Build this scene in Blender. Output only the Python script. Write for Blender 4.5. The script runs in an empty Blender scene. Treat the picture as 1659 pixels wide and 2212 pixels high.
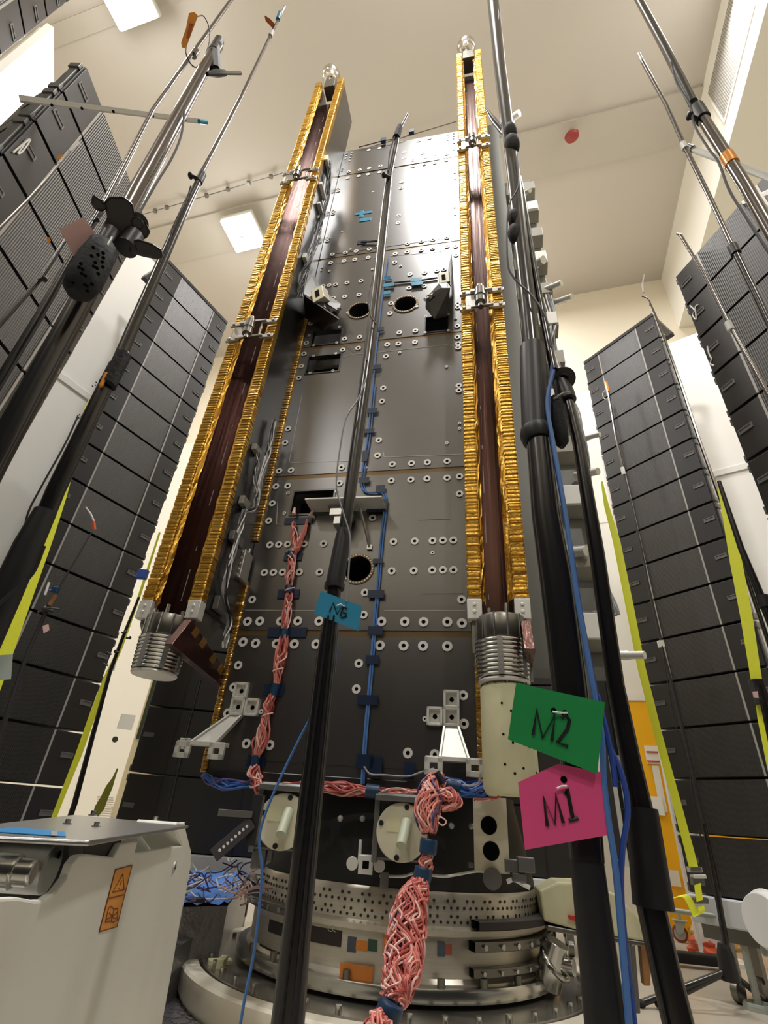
import bpy, bmesh, math, random
from mathutils import Vector, Matrix
random.seed(7)
PI = math.pi
sc = bpy.context.scene
COL = sc.collection
V = Vector
# ------------------------------------------------------------------ camera
CZ = 0.85                      # lens height above the floor
FPX, PIT, ROL = 1086.9, 0.54878, 0.07902
_F = V((0, math.cos(PIT), math.sin(PIT))); _U0 = V((0, -math.sin(PIT), math.cos(PIT))); _R0 = V((1, 0, 0))
CR = _R0*math.cos(ROL) + _U0*math.sin(ROL)
CU = -_R0*math.sin(ROL) + _U0*math.cos(ROL)
EYE = V((0, 0, CZ))
def ray(px, py): return _F + CR*((px-829.5)/FPX) - CU*((py-1106)/FPX)
def at_d(px, py, d):           # point seen at a pixel, horizontal distance d from the lens
    r = ray(px, py); return EYE + r*(d/math.hypot(r.x, r.y))
def at_z(px, py, z):           # ... at world height z
    r = ray(px, py); return EYE + r*((z-CZ)/r.z)
def at_pl(px, py, P, n):       # ... on the plane through P with normal n
    r = ray(px, py); return EYE + r*((V(P)-EYE).dot(n)/r.dot(n))
def depth(P): return (V(P)-EYE).dot(_F)
def rad(P, w): return w*0.5*depth(P)/FPX
def UV(a): return V((math.cos(a), math.sin(a), 0))
def NV(a): return V((math.sin(a), -math.cos(a), 0))
ZZ = V((0, 0, 1))
cam = bpy.data.cameras.new('camera'); co = bpy.data.objects.new('camera', cam); COL.objects.link(co)
cam.sensor_fit = 'VERTICAL'; cam.sensor_height = 36.0; cam.lens = 36.0*FPX/2212.0
cam.clip_start = 0.02; cam.clip_end = 200
M = Matrix((CR, CU, -_F)).transposed().to_4x4(); M.translation = EYE
co.matrix_world = M; sc.camera = co
sc.view_settings.view_transform = 'Standard'; sc.view_settings.look = 'None'
sc.view_settings.gamma = 1; sc.view_settings.use_curve_mapping = False
# ------------------------------------------------------------------ materials
MATS = {}
def lin(c):
    return tuple((x/12.92 if x <= .04045 else ((x+.055)/1.055)**2.4) for x in (v/255 for v in c)) + (1,)
def mat(name, rgb, rough=.5, metal=0., noise=0., nscale=20., bump=0., bscale=60., spec=.5, emit=0., coat=0., bdist=.01, ndist=None, trans=0., stretch=None, ior=0):
    m = bpy.data.materials.new(name); m.use_nodes = True
    nt = m.node_tree; b = nt.nodes['Principled BSDF']
    c = lin(rgb); b.inputs['Base Color'].default_value = c
    b.inputs['Roughness'].default_value = rough; b.inputs['Metallic'].default_value = metal
    b.inputs['Specular IOR Level'].default_value = spec
    if ior: b.inputs['IOR'].default_value = ior
    if coat: b.inputs['Coat Weight'].default_value = coat
    if trans: b.inputs['Transmission Weight'].default_value = trans
    if emit:
        b.inputs['Emission Color'].default_value = c; b.inputs['Emission Strength'].default_value = emit
    if noise or bump:
        tc = nt.nodes.new('ShaderNodeTexCoord'); src = tc.outputs['Object']
        if stretch:
            mp = nt.nodes.new('ShaderNodeMapping'); mp.inputs['Scale'].default_value = stretch
            nt.links.new(src, mp.inputs['Vector']); src = mp.outputs['Vector']
    if noise:
        n = nt.nodes.new('ShaderNodeTexNoise'); n.inputs['Scale'].default_value = nscale; n.inputs['Detail'].default_value = 4
        nt.links.new(src, n.inputs['Vector'])
        r = nt.nodes.new('ShaderNodeValToRGB')
        r.color_ramp.elements[0].position = .3; r.color_ramp.elements[1].position = .7
        r.color_ramp.elements[0].color = tuple(max(0, x*(1-noise)) for x in c[:3])+(1,)
        r.color_ramp.elements[1].color = tuple(min(1, x*(1+noise)) for x in c[:3])+(1,)
        nt.links.new(n.outputs['Fac'], r.inputs['Fac']); nt.links.new(r.outputs['Color'], b.inputs['Base Color'])
    if bump:
        n = nt.nodes.new('ShaderNodeTexNoise'); n.inputs['Scale'].default_value = bscale; n.inputs['Detail'].default_value = 3
        nt.links.new(src, n.inputs['Vector'])
        bp = nt.nodes.new('ShaderNodeBump'); bp.inputs['Strength'].default_value = bump; bp.inputs['Distance'].default_value = bdist
        nt.links.new(n.outputs['Fac'], bp.inputs['Height']); nt.links.new(bp.outputs['Normal'], b.inputs['Normal'])
    MATS[name] = m
    return m
def grille_mat(name, rgb, scale):
    m = mat(name, rgb, .45, ior=1.75); nt = m.node_tree; b = nt.nodes['Principled BSDF']
    tc = nt.nodes.new('ShaderNodeTexCoord'); w = nt.nodes.new('ShaderNodeTexWave')
    w.wave_type = 'BANDS'; w.bands_direction = 'X'; w.inputs['Scale'].default_value = scale
    nt.links.new(tc.outputs['Object'], w.inputs['Vector'])
    r = nt.nodes.new('ShaderNodeValToRGB'); c = lin(rgb)
    r.color_ramp.elements[0].color = tuple(x*.3 for x in c[:3])+(1,); r.color_ramp.elements[1].color = tuple(x*1.6 for x in c[:3])+(1,)
    nt.links.new(w.outputs['Fac'], r.inputs['Fac']); nt.links.new(r.outputs['Color'], b.inputs['Base Color'])
    bp = nt.nodes.new('ShaderNodeBump'); bp.inputs['Strength'].default_value = .6; bp.inputs['Distance'].default_value = .004
    nt.links.new(w.outputs['Fac'], bp.inputs['Height']); nt.links.new(bp.outputs['Normal'], b.inputs['Normal'])
    return m
# ------------------------------------------------------------------ mesh builder
class MB:
    def __init__(s): s.v = []; s.f = []; s.m = []; s.sm = []
    def _add(s, vs, fs, mi=0, smooth=False):
        o = len(s.v); s.v += [V(p) for p in vs]
        for f in fs: s.f.append([o+i for i in f]); s.m.append(mi); s.sm.append(smooth)
        return s
    def face(s, pts, mi=0): return s._add(pts, [list(range(len(pts)))], mi)
    def obox(s, O, a, b, c, mi=0):
        O = V(O); a = V(a); b = V(b); c = V(c)
        if a.cross(b).dot(c) < 0: a, b = b, a
        vs = [O, O+a, O+a+b, O+b, O+c, O+a+c, O+a+b+c, O+b+c]
        return s._add(vs, [(3,2,1,0), (4,5,6,7), (0,1,5,4), (1,2,6,5), (2,3,7,6), (3,0,4,7)], mi)
    def box(s, x0, x1, y0, y1, z0, z1, mi=0):
        return s.obox((x0,y0,z0), (x1-x0,0,0), (0,y1-y0,0), (0,0,z1-z0), mi)
    def cbox(s, c, ax, ay, az, mi=0):    # centre + half vectors
        c = V(c); return s.obox(c-V(ax)-V(ay)-V(az), V(ax)*2, V(ay)*2, V(az)*2, mi)
    def frame(s, d):
        d = V(d).normalized(); h = ZZ if abs(d.z) < .9 else V((1,0,0))
        a = d.cross(h).normalized(); return a, d.cross(a).normalized()
    def tube(s, pts, r, n=8, mi=0, cap=True):
        pts = [V(p) for p in pts]; rs = r if isinstance(r, (list, tuple)) else [r]*len(pts)
        vs = []; fs = []; a = None
        for i, p in enumerate(pts):
            d = (pts[min(i+1, len(pts)-1)]-pts[max(i-1, 0)])
            if d.length < 1e-9: d = V((0,0,1))
            d.normalize()
            if a is None: a, b = s.frame(d)
            else:
                a = (a-d*a.dot(d))
                if a.length < 1e-6: a, b = s.frame(d)
                a.normalize(); b = d.cross(a)
            for k in range(n):
                t = 2*PI*k/n; vs.append(p+(a*math.cos(t)+b*math.sin(t))*rs[i])
        for i in range(len(pts)-1):
            for k in range(n):
                k2 = (k+1) % n; fs.append((i*n+k, i*n+k2, (i+1)*n+k2, (i+1)*n+k))
        s._add(vs, fs, mi, True)
        if cap:
            o = len(s.v)-len(vs)
            s.f.append([o+k for k in reversed(range(n))]); s.m.append(mi); s.sm.append(False)
            s.f.append([o+(len(pts)-1)*n+k for k in range(n)]); s.m.append(mi); s.sm.append(False)
        return s
    def cyl(s, a, b, r0, r1=None, n=20, mi=0): return s.tube([a, b], [r0, r0 if r1 is None else r1], n, mi)
    def lathe(s, c, prof, n=64, mi=0, axis=None, a0=0., a1=2*PI, closed=True, flat=False):
        c = V(c); ax = V(axis or (0,0,1)).normalized(); a, b = s.frame(ax)
        if ax == ZZ: a, b = V((1,0,0)), V((0,1,0))
        full = abs(a1-a0-2*PI) < 1e-6; N = n if full else n+1
        vs = []; fs = []; L = len(prof)
        for k in range(N):
            t = a0+(a1-a0)*k/n
            for r, z in prof: vs.append(c+(a*math.cos(t)+b*math.sin(t))*r+ax*z)
        for k in range(n):
            k2 = (k+1) % N
            for i in range(L-1): fs.append((k*L+i, k2*L+i, k2*L+i+1, k*L+i+1))
        return s._add(vs, fs, mi, not flat)
    def prism(s, poly, vec, mi=0):
        poly = [V(p) for p in poly]; vec = V(vec); n = len(poly)
        nrm = V((0,0,0))
        for i in range(n): nrm += poly[i].cross(poly[(i+1) % n])
        if nrm.dot(vec) > 0: poly = poly[::-1]
        vs = poly+[p+vec for p in poly]
        fs = [tuple(range(n)), tuple(reversed(range(n, 2*n)))]
        for i in range(n):
            j = (i+1) % n; fs.append((j, i, n+i, n+j))
        return s._add(vs, fs, mi)
    def sphere(s, c, r, nu=20, nv=12, mi=0, sc_=(1,1,1)):
        c = V(c); vs = [c+V((0,0,r*sc_[2]))]; fs = []
        for j in range(1, nv):
            t = PI*j/nv
            for i in range(nu):
                p = 2*PI*i/nu; vs.append(c+V((r*sc_[0]*math.sin(t)*math.cos(p), r*sc_[1]*math.sin(t)*math.sin(p), r*sc_[2]*math.cos(t))))
        vs.append(c-V((0,0,r*sc_[2]))); L = len(vs)-1
        for i in range(nu):
            k = (i+1) % nu; fs.append((0, 1+i, 1+k)); fs.append((L, L-nu+k, L-nu+i))
            for j in range(nv-2): fs.append((1+j*nu+i, 1+(j+1)*nu+i, 1+(j+1)*nu+k, 1+j*nu+k))
        return s._add(vs, fs, mi, True)
    def torus(s, c, R, r, axis=(0,0,1), n=32, k=8, mi=0):
        prof = [(R+r*math.cos(2*PI*i/k), r*math.sin(2*PI*i/k)) for i in range(k+1)]
        return s.lathe(c, prof[::-1], n, mi, axis)
    def ring(s, c, nrm, r0, r1, h, n=24, mi=0):   # flat washer of thickness h along nrm
        return s.lathe(c, [(r0, 0), (r0, h), (r1, h), (r1, 0)][::-1], n, mi, nrm, flat=True)
    def disc(s, c, nrm, r, h, n=24, mi=0): return s.cyl(V(c), V(c)+V(nrm).normalized()*h, r, r, n, mi)
    def build(s, name, mats, parent=None, bevel=0., world=True, origin=None, fixn=False):
        me = bpy.data.meshes.new(name)
        if parent is not None:
            inv = WM[parent].inverted() if world else None
            vs = [(inv @ p) if inv else p for p in s.v]; wm = WM[parent]
        else:
            if origin is None:
                xs = [p.x for p in s.v]; ys = [p.y for p in s.v]; zs = [p.z for p in s.v]
                origin = V(((min(xs)+max(xs))/2, (min(ys)+max(ys))/2, min(zs)))
            wm = Matrix.Translation(origin); vs = [p-V(origin) for p in s.v]
        me.from_pydata([tuple(p) for p in vs], [], s.f)
        if not isinstance(mats, (list, tuple)): mats = [mats]
        for m in mats: me.materials.append(MATS[m] if isinstance(m, str) else m)
        me.polygons.foreach_set('material_index', s.m); me.polygons.foreach_set('use_smooth', s.sm)
        me.update()
        if any(s.sm): me.set_sharp_from_angle(angle=math.radians(38))
        o = bpy.data.objects.new(name, me); COL.objects.link(o)
        if parent is not None: o.parent = parent
        else: o.location = origin
        WM[o] = wm
        if bevel:
            b = o.modifiers.new('bevel', 'BEVEL'); b.width = bevel; b.segments = 2; b.limit_method = 'ANGLE'
        return o
WM = {}
def thing(name, label, cat, loc=(0,0,0), rotz=0., group=None):
    o = bpy.data.objects.new(name, None); COL.objects.link(o); o.empty_display_size = .1
    o.location = loc; o.rotation_euler = (0, 0, rotz)
    WM[o] = Matrix.Translation(V(loc)) @ Matrix.Rotation(rotz, 4, 'Z')
    o['label'] = label; o['category'] = cat
    if group: o['group'] = group
    return o
def tag(o, label, cat, group=None):
    o['label'] = label; o['category'] = cat
    if group: o['group'] = group
    return o
def struct(o): o['kind'] = 'structure'; return o
def stuff(o): o['kind'] = 'stuff'; return o
KIDS = {}
def dup(root, loc, rotz, label, group=None):
    r = root.copy(); COL.objects.link(r); r.location = loc; r.rotation_euler = (0, 0, rotz); r['label'] = label
    if group: r['group'] = group
    WM[r] = Matrix.Translation(V(loc)) @ Matrix.Rotation(rotz, 4, 'Z')
    for ch in [o for o in root.children]:
        c = ch.copy(); COL.objects.link(c); c.parent = r
        for g in ch.children:
            d = g.copy(); COL.objects.link(d); d.parent = c
    return r
def smoothpath(pts, n=8):      # Catmull-Rom through points
    pts = [V(p) for p in pts]; out = []
    P = [pts[0]*2-pts[1]]+pts+[pts[-1]*2-pts[-2]]
    for i in range(1, len(P)-2):
        for k in range(n):
            t = k/n; a, b, c, d = P[i-1], P[i], P[i+1], P[i+2]
            out.append(.5*((2*b)+(c-a)*t+(2*a-5*b+4*c-d)*t*t+(3*b-a-3*c+d)*t**3))
    out.append(pts[-1]); return out
# palette
mat('floor_epoxy', (188,180,166), .35, noise=.05, nscale=3, bump=.05, bscale=30)
mat('ceiling_paint', (204,198,190), .8)
mat('ceiling_band', (194,189,179), .8)
mat('wall_white', (240,238,230), .6)
mat('wall_cream', (236,228,210), .7)
mat('white_panel', (247,246,242), .45)
mat('cream_door', (242,228,190), .6)
mat('yellow_door', (255,190,10), .5)
mat('dark_glass', (70,78,60), .15)
mat('black_cab', (23,20,21), .45, noise=.15, nscale=90, ior=1.6)
mat('black_grille', (24,21,22), .45, noise=.25, nscale=220, ior=1.7)
grille_mat('black_ribs', (30,27,27), 26)
mat('strip_alu', (186,184,180), .4, .3)
mat('handle_grey', (120,118,118), .5, .2)
mat('rig_metal', (120,120,118), .4, .6)
mat('alu', (190,190,188), .32, .9, bump=.04, bscale=200)
mat('alu_light', (222,222,216), .45, .35)
mat('steel', (205,205,200), .2, 1.0)
mat('steel_dark', (130,128,122), .3, .9)
mat('cfrp', (32,29,28), .31, noise=.12, nscale=60, ior=2.35)
mat('cone_black', (20,19,19), .6, noise=.2, nscale=80)
mat('cfrp_dark', (26,24,24), .3, noise=.1, nscale=40, ior=2.0)
mat('seam_bronze', (112,94,66), .35, .6)
mat('gold', (212,166,74), .34, .95, bump=.35, bscale=45, bdist=.012)
mat('gold_dark', (186,146,76), .34, .9, bump=.3, bscale=60)
mat('copper_film', (88,62,56), .24, .85, bump=.25, bscale=30, bdist=.01, stretch=(1,1,.04))
mat('silver_foil', (215,212,205), .16, 1.0, bump=.5, bscale=18, bdist=.02)
mat('insert_white', (228,226,222), .45, .2)
mat('hole_black', (8,8,8), .9, spec=.1)
mat('black_plastic', (34,33,36), .42, spec=.5)
mat('black_rubber', (26,25,28), .75, bump=.2, bscale=80)
mat('black_tube', (30,28,29), .22, spec=.7)
mat('chrome_tube', (120,116,114), .2, 1.0)
mat('grey_panel', (122,124,122), .45, .3)
mat('grey_box', (150,148,138), .5, .2)
mat('white_box', (240,240,236), .5)
mat('pink_wire', (226,138,126), .5)
mat('red_wire', (184,88,82), .5)
mat('pale_wire', (244,200,190), .5)
mat('blue_wire', (60,110,190), .45)
mat('violet_wire', (84,76,130), .5)
mat('blue_cable', (86,132,200), .4)
mat('navy_cable', (52,84,170), .4)
mat('tape_navy', (22,40,66), .35)
mat('tape_teal', (28,60,92), .35)
mat('tape_blue', (60,150,190), .3)
mat('grey_wire', (150,152,156), .45)
mat('dark_wire', (44,42,46), .5)
mat('white_wire', (235,235,232), .5)
mat('card_green', (40,158,86), .4)
mat('card_pink', (246,92,152), .4)
mat('card_blue', (66,164,208), .4)
mat('card_rose', (236,196,192), .55)
mat('card_pale', (206,222,214), .5)
mat('ink', (18,18,26), .6)
mat('kapton', (255,165,40), .3, .2, coat=.4)
mat('kapton_dark', (190,100,40), .35, .2)
mat('strap_yellow', (240,246,62), .55, bump=.1, bscale=150)
mat('strap_olive', (150,150,50), .6)
mat('machine_white', (243,243,234), .45, noise=.03, nscale=4)
mat('label_orange', (240,165,70), .5)
mat('label_brown', (130,70,20), .6)
mat('label_blue', (40,130,190), .45)
mat('cream_cyl', (222,220,182), .55, noise=.05, nscale=10)
mat('beige_disc', (218,214,190), .5)
mat('frosted', (196,204,180), .35)
mat('ring_white', (232,226,208), .4)
mat('ring_steel', (206,200,186), .33, .62, noise=.06, nscale=6, stretch=(1,1,30))
mat('ring_plate', (176,172,162), .26, .85)
mat('sticker_orange', (214,130,50), .5)
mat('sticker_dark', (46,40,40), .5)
mat('sticker_green', (50,80,66), .5)
mat('sticker_grey', (70,80,92), .5)
mat('sticker_red', (160,80,60), .5)
mat('checker_alu', (150,148,150), .35, .7, bump=.6, bscale=60)
mat('blue_sheet', (88,140,220), .5, bump=.3, bscale=8, bdist=.02)
mat('red_paint', (150,52,50), .5)
mat('sign_white', (246,246,240), .5)
mat('sign_red', (206,50,50), .5)
mat('caster_red', (150,70,50), .5)
mat('plastic_orange', (226,96,60), .3, coat=.3)
mat('bag_amber', (236,196,120), .25, coat=.3)
mat('clear_plastic', (210,222,232), .15, trans=.7)
mat('drum_white', (240,240,238), .4)
mat('pipe_grey', (166,172,164), .45, .2)
mat('plinth', (214,218,224), .5)
mat('wood_brown', (160,112,62), .6, noise=.2, nscale=8)
mat('teal_clip', (40,80,70), .5)
mat('lamp_glow', (255,250,238), .5, emit=1.0)
# ================================================================== room
RY = -0.30; ru = UV(RY); rn = NV(RY)           # back wall runs along ru, faces rn
H = 10.0+CZ
BW = V((3.56, 6.76, 0))                        # a foot point of the back wall
RW = V((4.75, 4.15, 0))                         # a foot point of the bulkhead face (right)
rw = -rn                                        # right wall runs along rw (away from the lens)
def P(u, w, z=0): return BW+ru*u+rw*w+ZZ*z      # room coordinates: u along back wall, w away (0 = back wall)
UR = (RW-BW).dot(ru)                            # bulkhead face u
UL = -11.5; WF = -16.0
mb = MB(); mb.obox(P(UL, WF, -.1), ru*(UR+3-UL), rw*(-WF), ZZ*.1); struct(mb.build('floor', 'floor_epoxy'))
mb = MB(); mb.obox(P(UL, WF, H), ru*(UR+3-UL), rw*(-WF), ZZ*.1); struct(mb.build('ceiling', 'ceiling_paint'))
mb = MB(); mb.obox(P(UL, 0, 0), ru*(UR+3-UL), rw*.15, ZZ*H); struct(mb.build('wall_back', ['wall_cream']))
mb = MB(); mb.obox(P(UL-.15, WF, 0), ru*.15, rw*(-WF), ZZ*H); struct(mb.build('wall_left', 'wall_cream'))
mb = MB(); mb.obox(P(UR+2.2, WF, 0), ru*.15, rw*(-WF), ZZ*(H-1.4)); struct(mb.build('wall_right', 'wall_cream'))
mb = MB(); mb.obox(P(UL, WF-.15, 0), ru*(UR+3-UL), rw*.15, ZZ*H); struct(mb.build('wall_front', 'wall_cream'))
# added pleated black drape, unseen behind the lens, darkens reflections in the lower face
mb = MB(); pts = [V(((3.75+.05*math.sin(k*1.3))*math.cos(PI*(1.03+.94*k/130)), 1.2+(3.75+.05*math.sin(k*1.3))*math.sin(PI*(1.03+.94*k/130)), 0)) for k in range(131)]
for a, b in zip(pts, pts[1:]): mb.obox(a, b-a, (b-a).cross(ZZ).normalized()*.03, ZZ*3.9)
struct(mb.build('added_dark_drape', 'black_rubber'))
mb = MB(); mb.obox(P(UR, WF, H-1.55), ru*2.6, rw*(-WF), ZZ*1.55); struct(mb.build('trim_1', 'wall_white'))   # boxed duct along the right wall
# shallow ceiling band and joint lines
a = at_z(1110, 290, H); b = at_z(1140, 388, H)
w0 = (a-BW).dot(rw); w1 = (b-BW).dot(rw)
mb = MB(); mb.obox(P(UL, w0, H-.05), ru*(UR-UL), rw*(w1-w0), ZZ*.06); struct(mb.build('trim_2', 'ceiling_band'))
a2 = (at_z(200, 45, H)-BW).dot(rw)
mb = MB(); mb.obox(P(UL, a2-.12, H-.04), ru*(UR-UL), rw*.24, ZZ*.05); struct(mb.build('trim_3', 'ceiling_band'))
mb = MB(); mb.obox(P(UL, 0, 5.1), ru*(UR-UL), rn*.03, ZZ*.05); struct(mb.build('trim_4', 'wall_white'))
mb = MB(); mb.obox(P(UL, 0, 7.9), ru*(UR-UL), rn*.015, ZZ*.03); struct(mb.build('trim_5', 'wall_white'))
# vent grille on the duct
t = thing('vent_grille', 'long louvred vent grille high on the right-hand white duct', 'vent', at_pl(1597, 140, RW, ru))
def duct(px, py): return at_pl(px, py, RW, -ru)
q0 = duct(1552, 235); q1 = duct(1622, 12); zt = max(duct(1650, 30).z, q1.z); zb = min(q0.z, duct(1575, 270).z)
L = (q1-q0).dot(-rw); O = RW-ru*.012; O = V((q0.x, q0.y, 0))-ru*.012
zt, zb = H-.32, H-1.18
mb = MB()
for (s0, s1, z0, z1) in ((-.04, L+.04, zb-.05, zb), (-.04, L+.04, zt, zt+.05), (-.04, 0, zb, zt), (L, L+.04, zb, zt)):
    mb.obox(O-rw*s0+ZZ*z0, -rw*(s1-s0), ru*.012, ZZ*(z1-z0))
mb.build('frame', 'wall_white', t)
mb = MB()
n = 34
for i in range(n): 
    s0 = L*i/n
    mb.obox(O-rw*s0+ZZ*zb, -rw*(L/n*.5), ru*.012, ZZ*(zt-zb))
mb.build('louvre_slats', 'strip_alu', t)
mb = MB(); mb.obox(O+ru*.0125+ZZ*zb, -rw*L, ru*.002, ZZ*(zt-zb)); mb.build('backing', 'wall_cream', t)
# ceiling lamps
def lamp(c, name_label, rot=.0):
    t = thing('high_bay_lamp', name_label, 'ceiling light', V((c[0], c[1], H-.42)), RY, 'high bay lamps')
    mb = MB(); mb.box(-.34, .34, -.34, .34, .06, .14); mb.build('housing', 'alu_light', t, .02, world=False)
    mb = MB(); mb.box(-.33, .33, -.33, .33, -.02, .058); mb.build('diffuser', 'lamp_glow', t, .03, world=False)
    mb = MB(); mb.cyl((0,0,.14), (0,0,.42), .02, n=8); mb.build('hanger', 'alu_light', t, world=False)
    mb = MB(); mb.cyl((0,0,-.04), (0,0,-.02), .07, n=20); mb.build('sensor', 'steel_dark', t, world=False)
    return t
l1 = at_z(525, 505, H-.42); l2 = at_z(268, -12, H-.42)
lamp(l1, 'glowing square high bay lamp on the ceiling left of the gold column')
lamp(l2, 'glowing high bay lamp cut off by the top edge of the photo')
def alight(c, size, power, col=(1,.975,.945), tgt=None, name='lamp_and_fill_light'):
    d = bpy.data.lights.new(name, 'AREA'); d.shape = 'SQUARE'; d.size = size; d.energy = power; d.color = col
    o = bpy.data.objects.new(name, d); COL.objects.link(o); o.location = c
    if tgt is not None: o.rotation_euler = (V(tgt)-V(c)).to_track_quat('-Z', 'Y').to_euler()
    return o
LP = 190
for c, k in ((l1,1), (l2,1), (V((-.2,.7,l1.z)),1.4), (V((-6.4,-4.4,l1.z)),1), (V((3.6,1.6,l1.z)),1.3), (V((3.4,-4.6,l1.z)),2.0), (V((1.4,-6.2,l1.z)),1.8), (V((1.2,6.2,l1.z)),1)):  # first two are the modelled lamps; the rest are added, unseen fill lights
    alight((c.x, c.y, l1.z-.06), .6, LP*k)
# glow near the two modelled lamps; other points added unseen to brighten the ceiling
for c in (l1, l2, V((-.2,.7,l1.z)), V((-6.4,-4.4,l1.z)), V((3.0,-5.5,l1.z))):
    d = bpy.data.lights.new('lamp_and_fill_glow', 'POINT'); d.energy = 45; d.shadow_soft_size = .3; d.color = (1,.975,.945)
    o = bpy.data.objects.new('lamp_and_fill_glow', d); COL.objects.link(o); o.location = (c.x, c.y, l1.z-.45)
w = bpy.data.worlds.new('world'); sc.world = w; w.use_nodes = True
w.node_tree.nodes['Background'].inputs['Color'].default_value = (1, .95, .88, 1)
w.node_tree.nodes['Background'].inputs['Strength'].default_value = .08
# red horn on the ceiling band
c = at_z(1237, 300, H-.3)
t = thing('alarm_horn', 'small round red alarm horn hanging from the pale ceiling', 'alarm', (c.x, c.y, H-.3))
mb = MB(); mb.lathe((c.x, c.y, H-.3), [(0,.0),(.1,.02),(.115,.07),(.06,.13),(0,.13)], 24, axis=(-.2,-.3,.9)); mb.build('bell', 'red_paint', t)
mb = MB(); mb.cyl((c.x, c.y, H-.2), (c.x, c.y, H), .03, n=10); mb.build('stem', 'red_paint', t)
# thin pipe with clips across the ceiling
a = at_z(330, 457, H-.08); b = at_z(600, 377, H-.08)
t = thing('ceiling_wire', 'thin dark wire strung below the ceiling behind the left poles', 'wire', a)
mb = MB(); e = (b-a); mb.cyl(a-e*.6, b+e*1.2, .008, n=6); mb.build('wire', 'steel_dark', t)
for k in (0.02, .12, .3, .45, .62, .78, .95): 
    mb = MB(); q = a+e*k; mb.box(q.x-.03, q.x+.03, q.y-.03, q.y+.03, H-.11, H-.05); mb.build('clip', 'steel_dark', t)

# ------------------------------------------------------------------ background pieces standing on the floor behind the towers
def wpanel(name, label, P0, yaw, x0, x1, z0, z1, seams=()):
    u = UV(yaw); n = NV(yaw); t = thing(name, label, 'panel', V((P0[0], P0[1], z0))+u*((x0+x1)/2))
    zs = [z0]+list(seams)+[z1]
    for i in range(len(zs)-1):
        mb = MB(); mb.obox(V((P0[0],P0[1],zs[i]+(.012 if i else 0)))+u*x0, u*(x1-x0), -n*.06, ZZ*(zs[i+1]-zs[i]-.012)); mb.build('sheet', 'white_panel', t, .004)
    for z in seams:
        mb = MB(); mb.obox(V((P0[0],P0[1],z-.035))+u*x0+n*.02, u*(x1-x0), -n*.02, ZZ*.07); mb.build('joint_rail', 'white_box', t)
    mb = MB()
    for x in (x0+.1, x1-.1): mb.obox(V((P0[0],P0[1],0))+u*(x-.03)-n*.06, u*.06, -n*.06, ZZ*z1)
    for x in (x0+.1, x1-.1): mb.obox(V((P0[0],P0[1],0))+u*(x-.05)-n*.06+n*.2, u*.1, -n*.6, ZZ*.05)
    mb.build('support_frame', 'alu_light', t)
    return t, u, n
# right, between the two right-hand loudspeaker stacks
t, u, n = wpanel('white_partition', 'tall white partition between the two right loudspeaker towers', (3.72, 4.42), -.65, -.35, 1.4, .12, 5.75+CZ, (3.56+CZ,))
# left, between the two big left stacks
t, u, n = wpanel('white_partition', 'tall white partition between the two big left loudspeaker towers', (-3.30, 3.85), 1.05, -1.6, .75, .12, 5.95+CZ, (3.58+CZ,))
mb = MB()
for (px, py) in ((208,826),(206,832),(200,834),(172,896),(176,900),(170,903),(168,898)):
    q = at_pl(px, py, V((-3.30,3.85,0))+n*.001, n); mb.disc(q, n, .008, .002, 8)
mb.build('screw_dots', 'ink', t)
# far top left
t, u, n = wpanel('white_partition', 'white partition behind the loudspeakers at the top left corner', (-3.3, 1.65), 2.05, .1, 1.5, .12, 5.95+CZ, (3.6+CZ,))

# white lower cladding on the back wall, yellow door, cream door
def bq(px, py):
    q = at_pl(px, py, BW+rn*.03, rn); return (q-BW).dot(ru), q.z
u0, zc_ = bq(1255, 848)
mb = MB(); mb.obox(P(UL, 0, 0)+rn*.012, ru*(UR-UL), -rn*.0+rn*.012, ZZ*zc_); struct(mb.build('trim_6', 'wall_white'))
ua, za = bq(1335, 1512); ub, zb = bq(1478, 1880)
d = struct(MB().obox(P(ua, 0, .0)+rn*.026, ru*(ub-ua+1.2), rn*.05, ZZ*za).build('door_1', 'yellow_door')); d['label'] = 'yellow sliding door on the far wall'
def onwall(a, b, m, name, par, off):
    (x0, z1), (x1, z0) = bq(*a), bq(*b); x0, x1 = sorted((x0, x1)); z0, z1 = sorted((z0, z1))
    mb = MB(); mb.obox(P(x0, 0, z0)+rn*off, ru*(x1-x0), rn*.01, ZZ*(z1-z0)); return mb.build(name, m, par)
onwall((1340,1500), (1480,1517), 'wall_white', 'door_track', d, .08)
onwall((1389,1612), (1425,1652), 'sign_white', 'notice', d, .08)
onwall((1394,1624), (1425,1628), 'sign_red', 'notice_bar', d, .092); onwall((1396,1644), (1425,1648), 'sign_red', 'notice_bar', d, .092)
onwall((1406,1655), (1440,1755), 'wall_white', 'door_post', d, .08)
onwall((1390,1720), (1434,1762), 'sign_white', 'door_plate', d, .095)
onwall((1440,1878), (1470,1915), 'wall_white', 'door_sill', d, .08)
# white upright left of the far right tower
A_ = at_d(1300, 985, 6.4); u = UV(-.3); n = NV(-.3)
t = thing('white_upright', 'tall slim white upright standing just left of the far right tower', 'post', V((A_.x, A_.y, 0)))
mb = MB(); mb.obox(V((A_.x-.02, A_.y, 0)), u*.22, -n*.05, ZZ*(A_.z+.5)); mb.build('web', 'white_panel', t, .004)
mb = MB()
for x in (0, .19): mb.obox(V((A_.x-.02, A_.y, 0))+u*x, u*.03, n*.06, ZZ*(A_.z+.5))
mb.build('flange', 'white_panel', t, .003)
mb = MB(); mb.obox(V((A_.x-.12, A_.y-.1, 0)), u*.42, -n*.3, ZZ*.03); mb.build('foot', 'white_panel', t)
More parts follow.
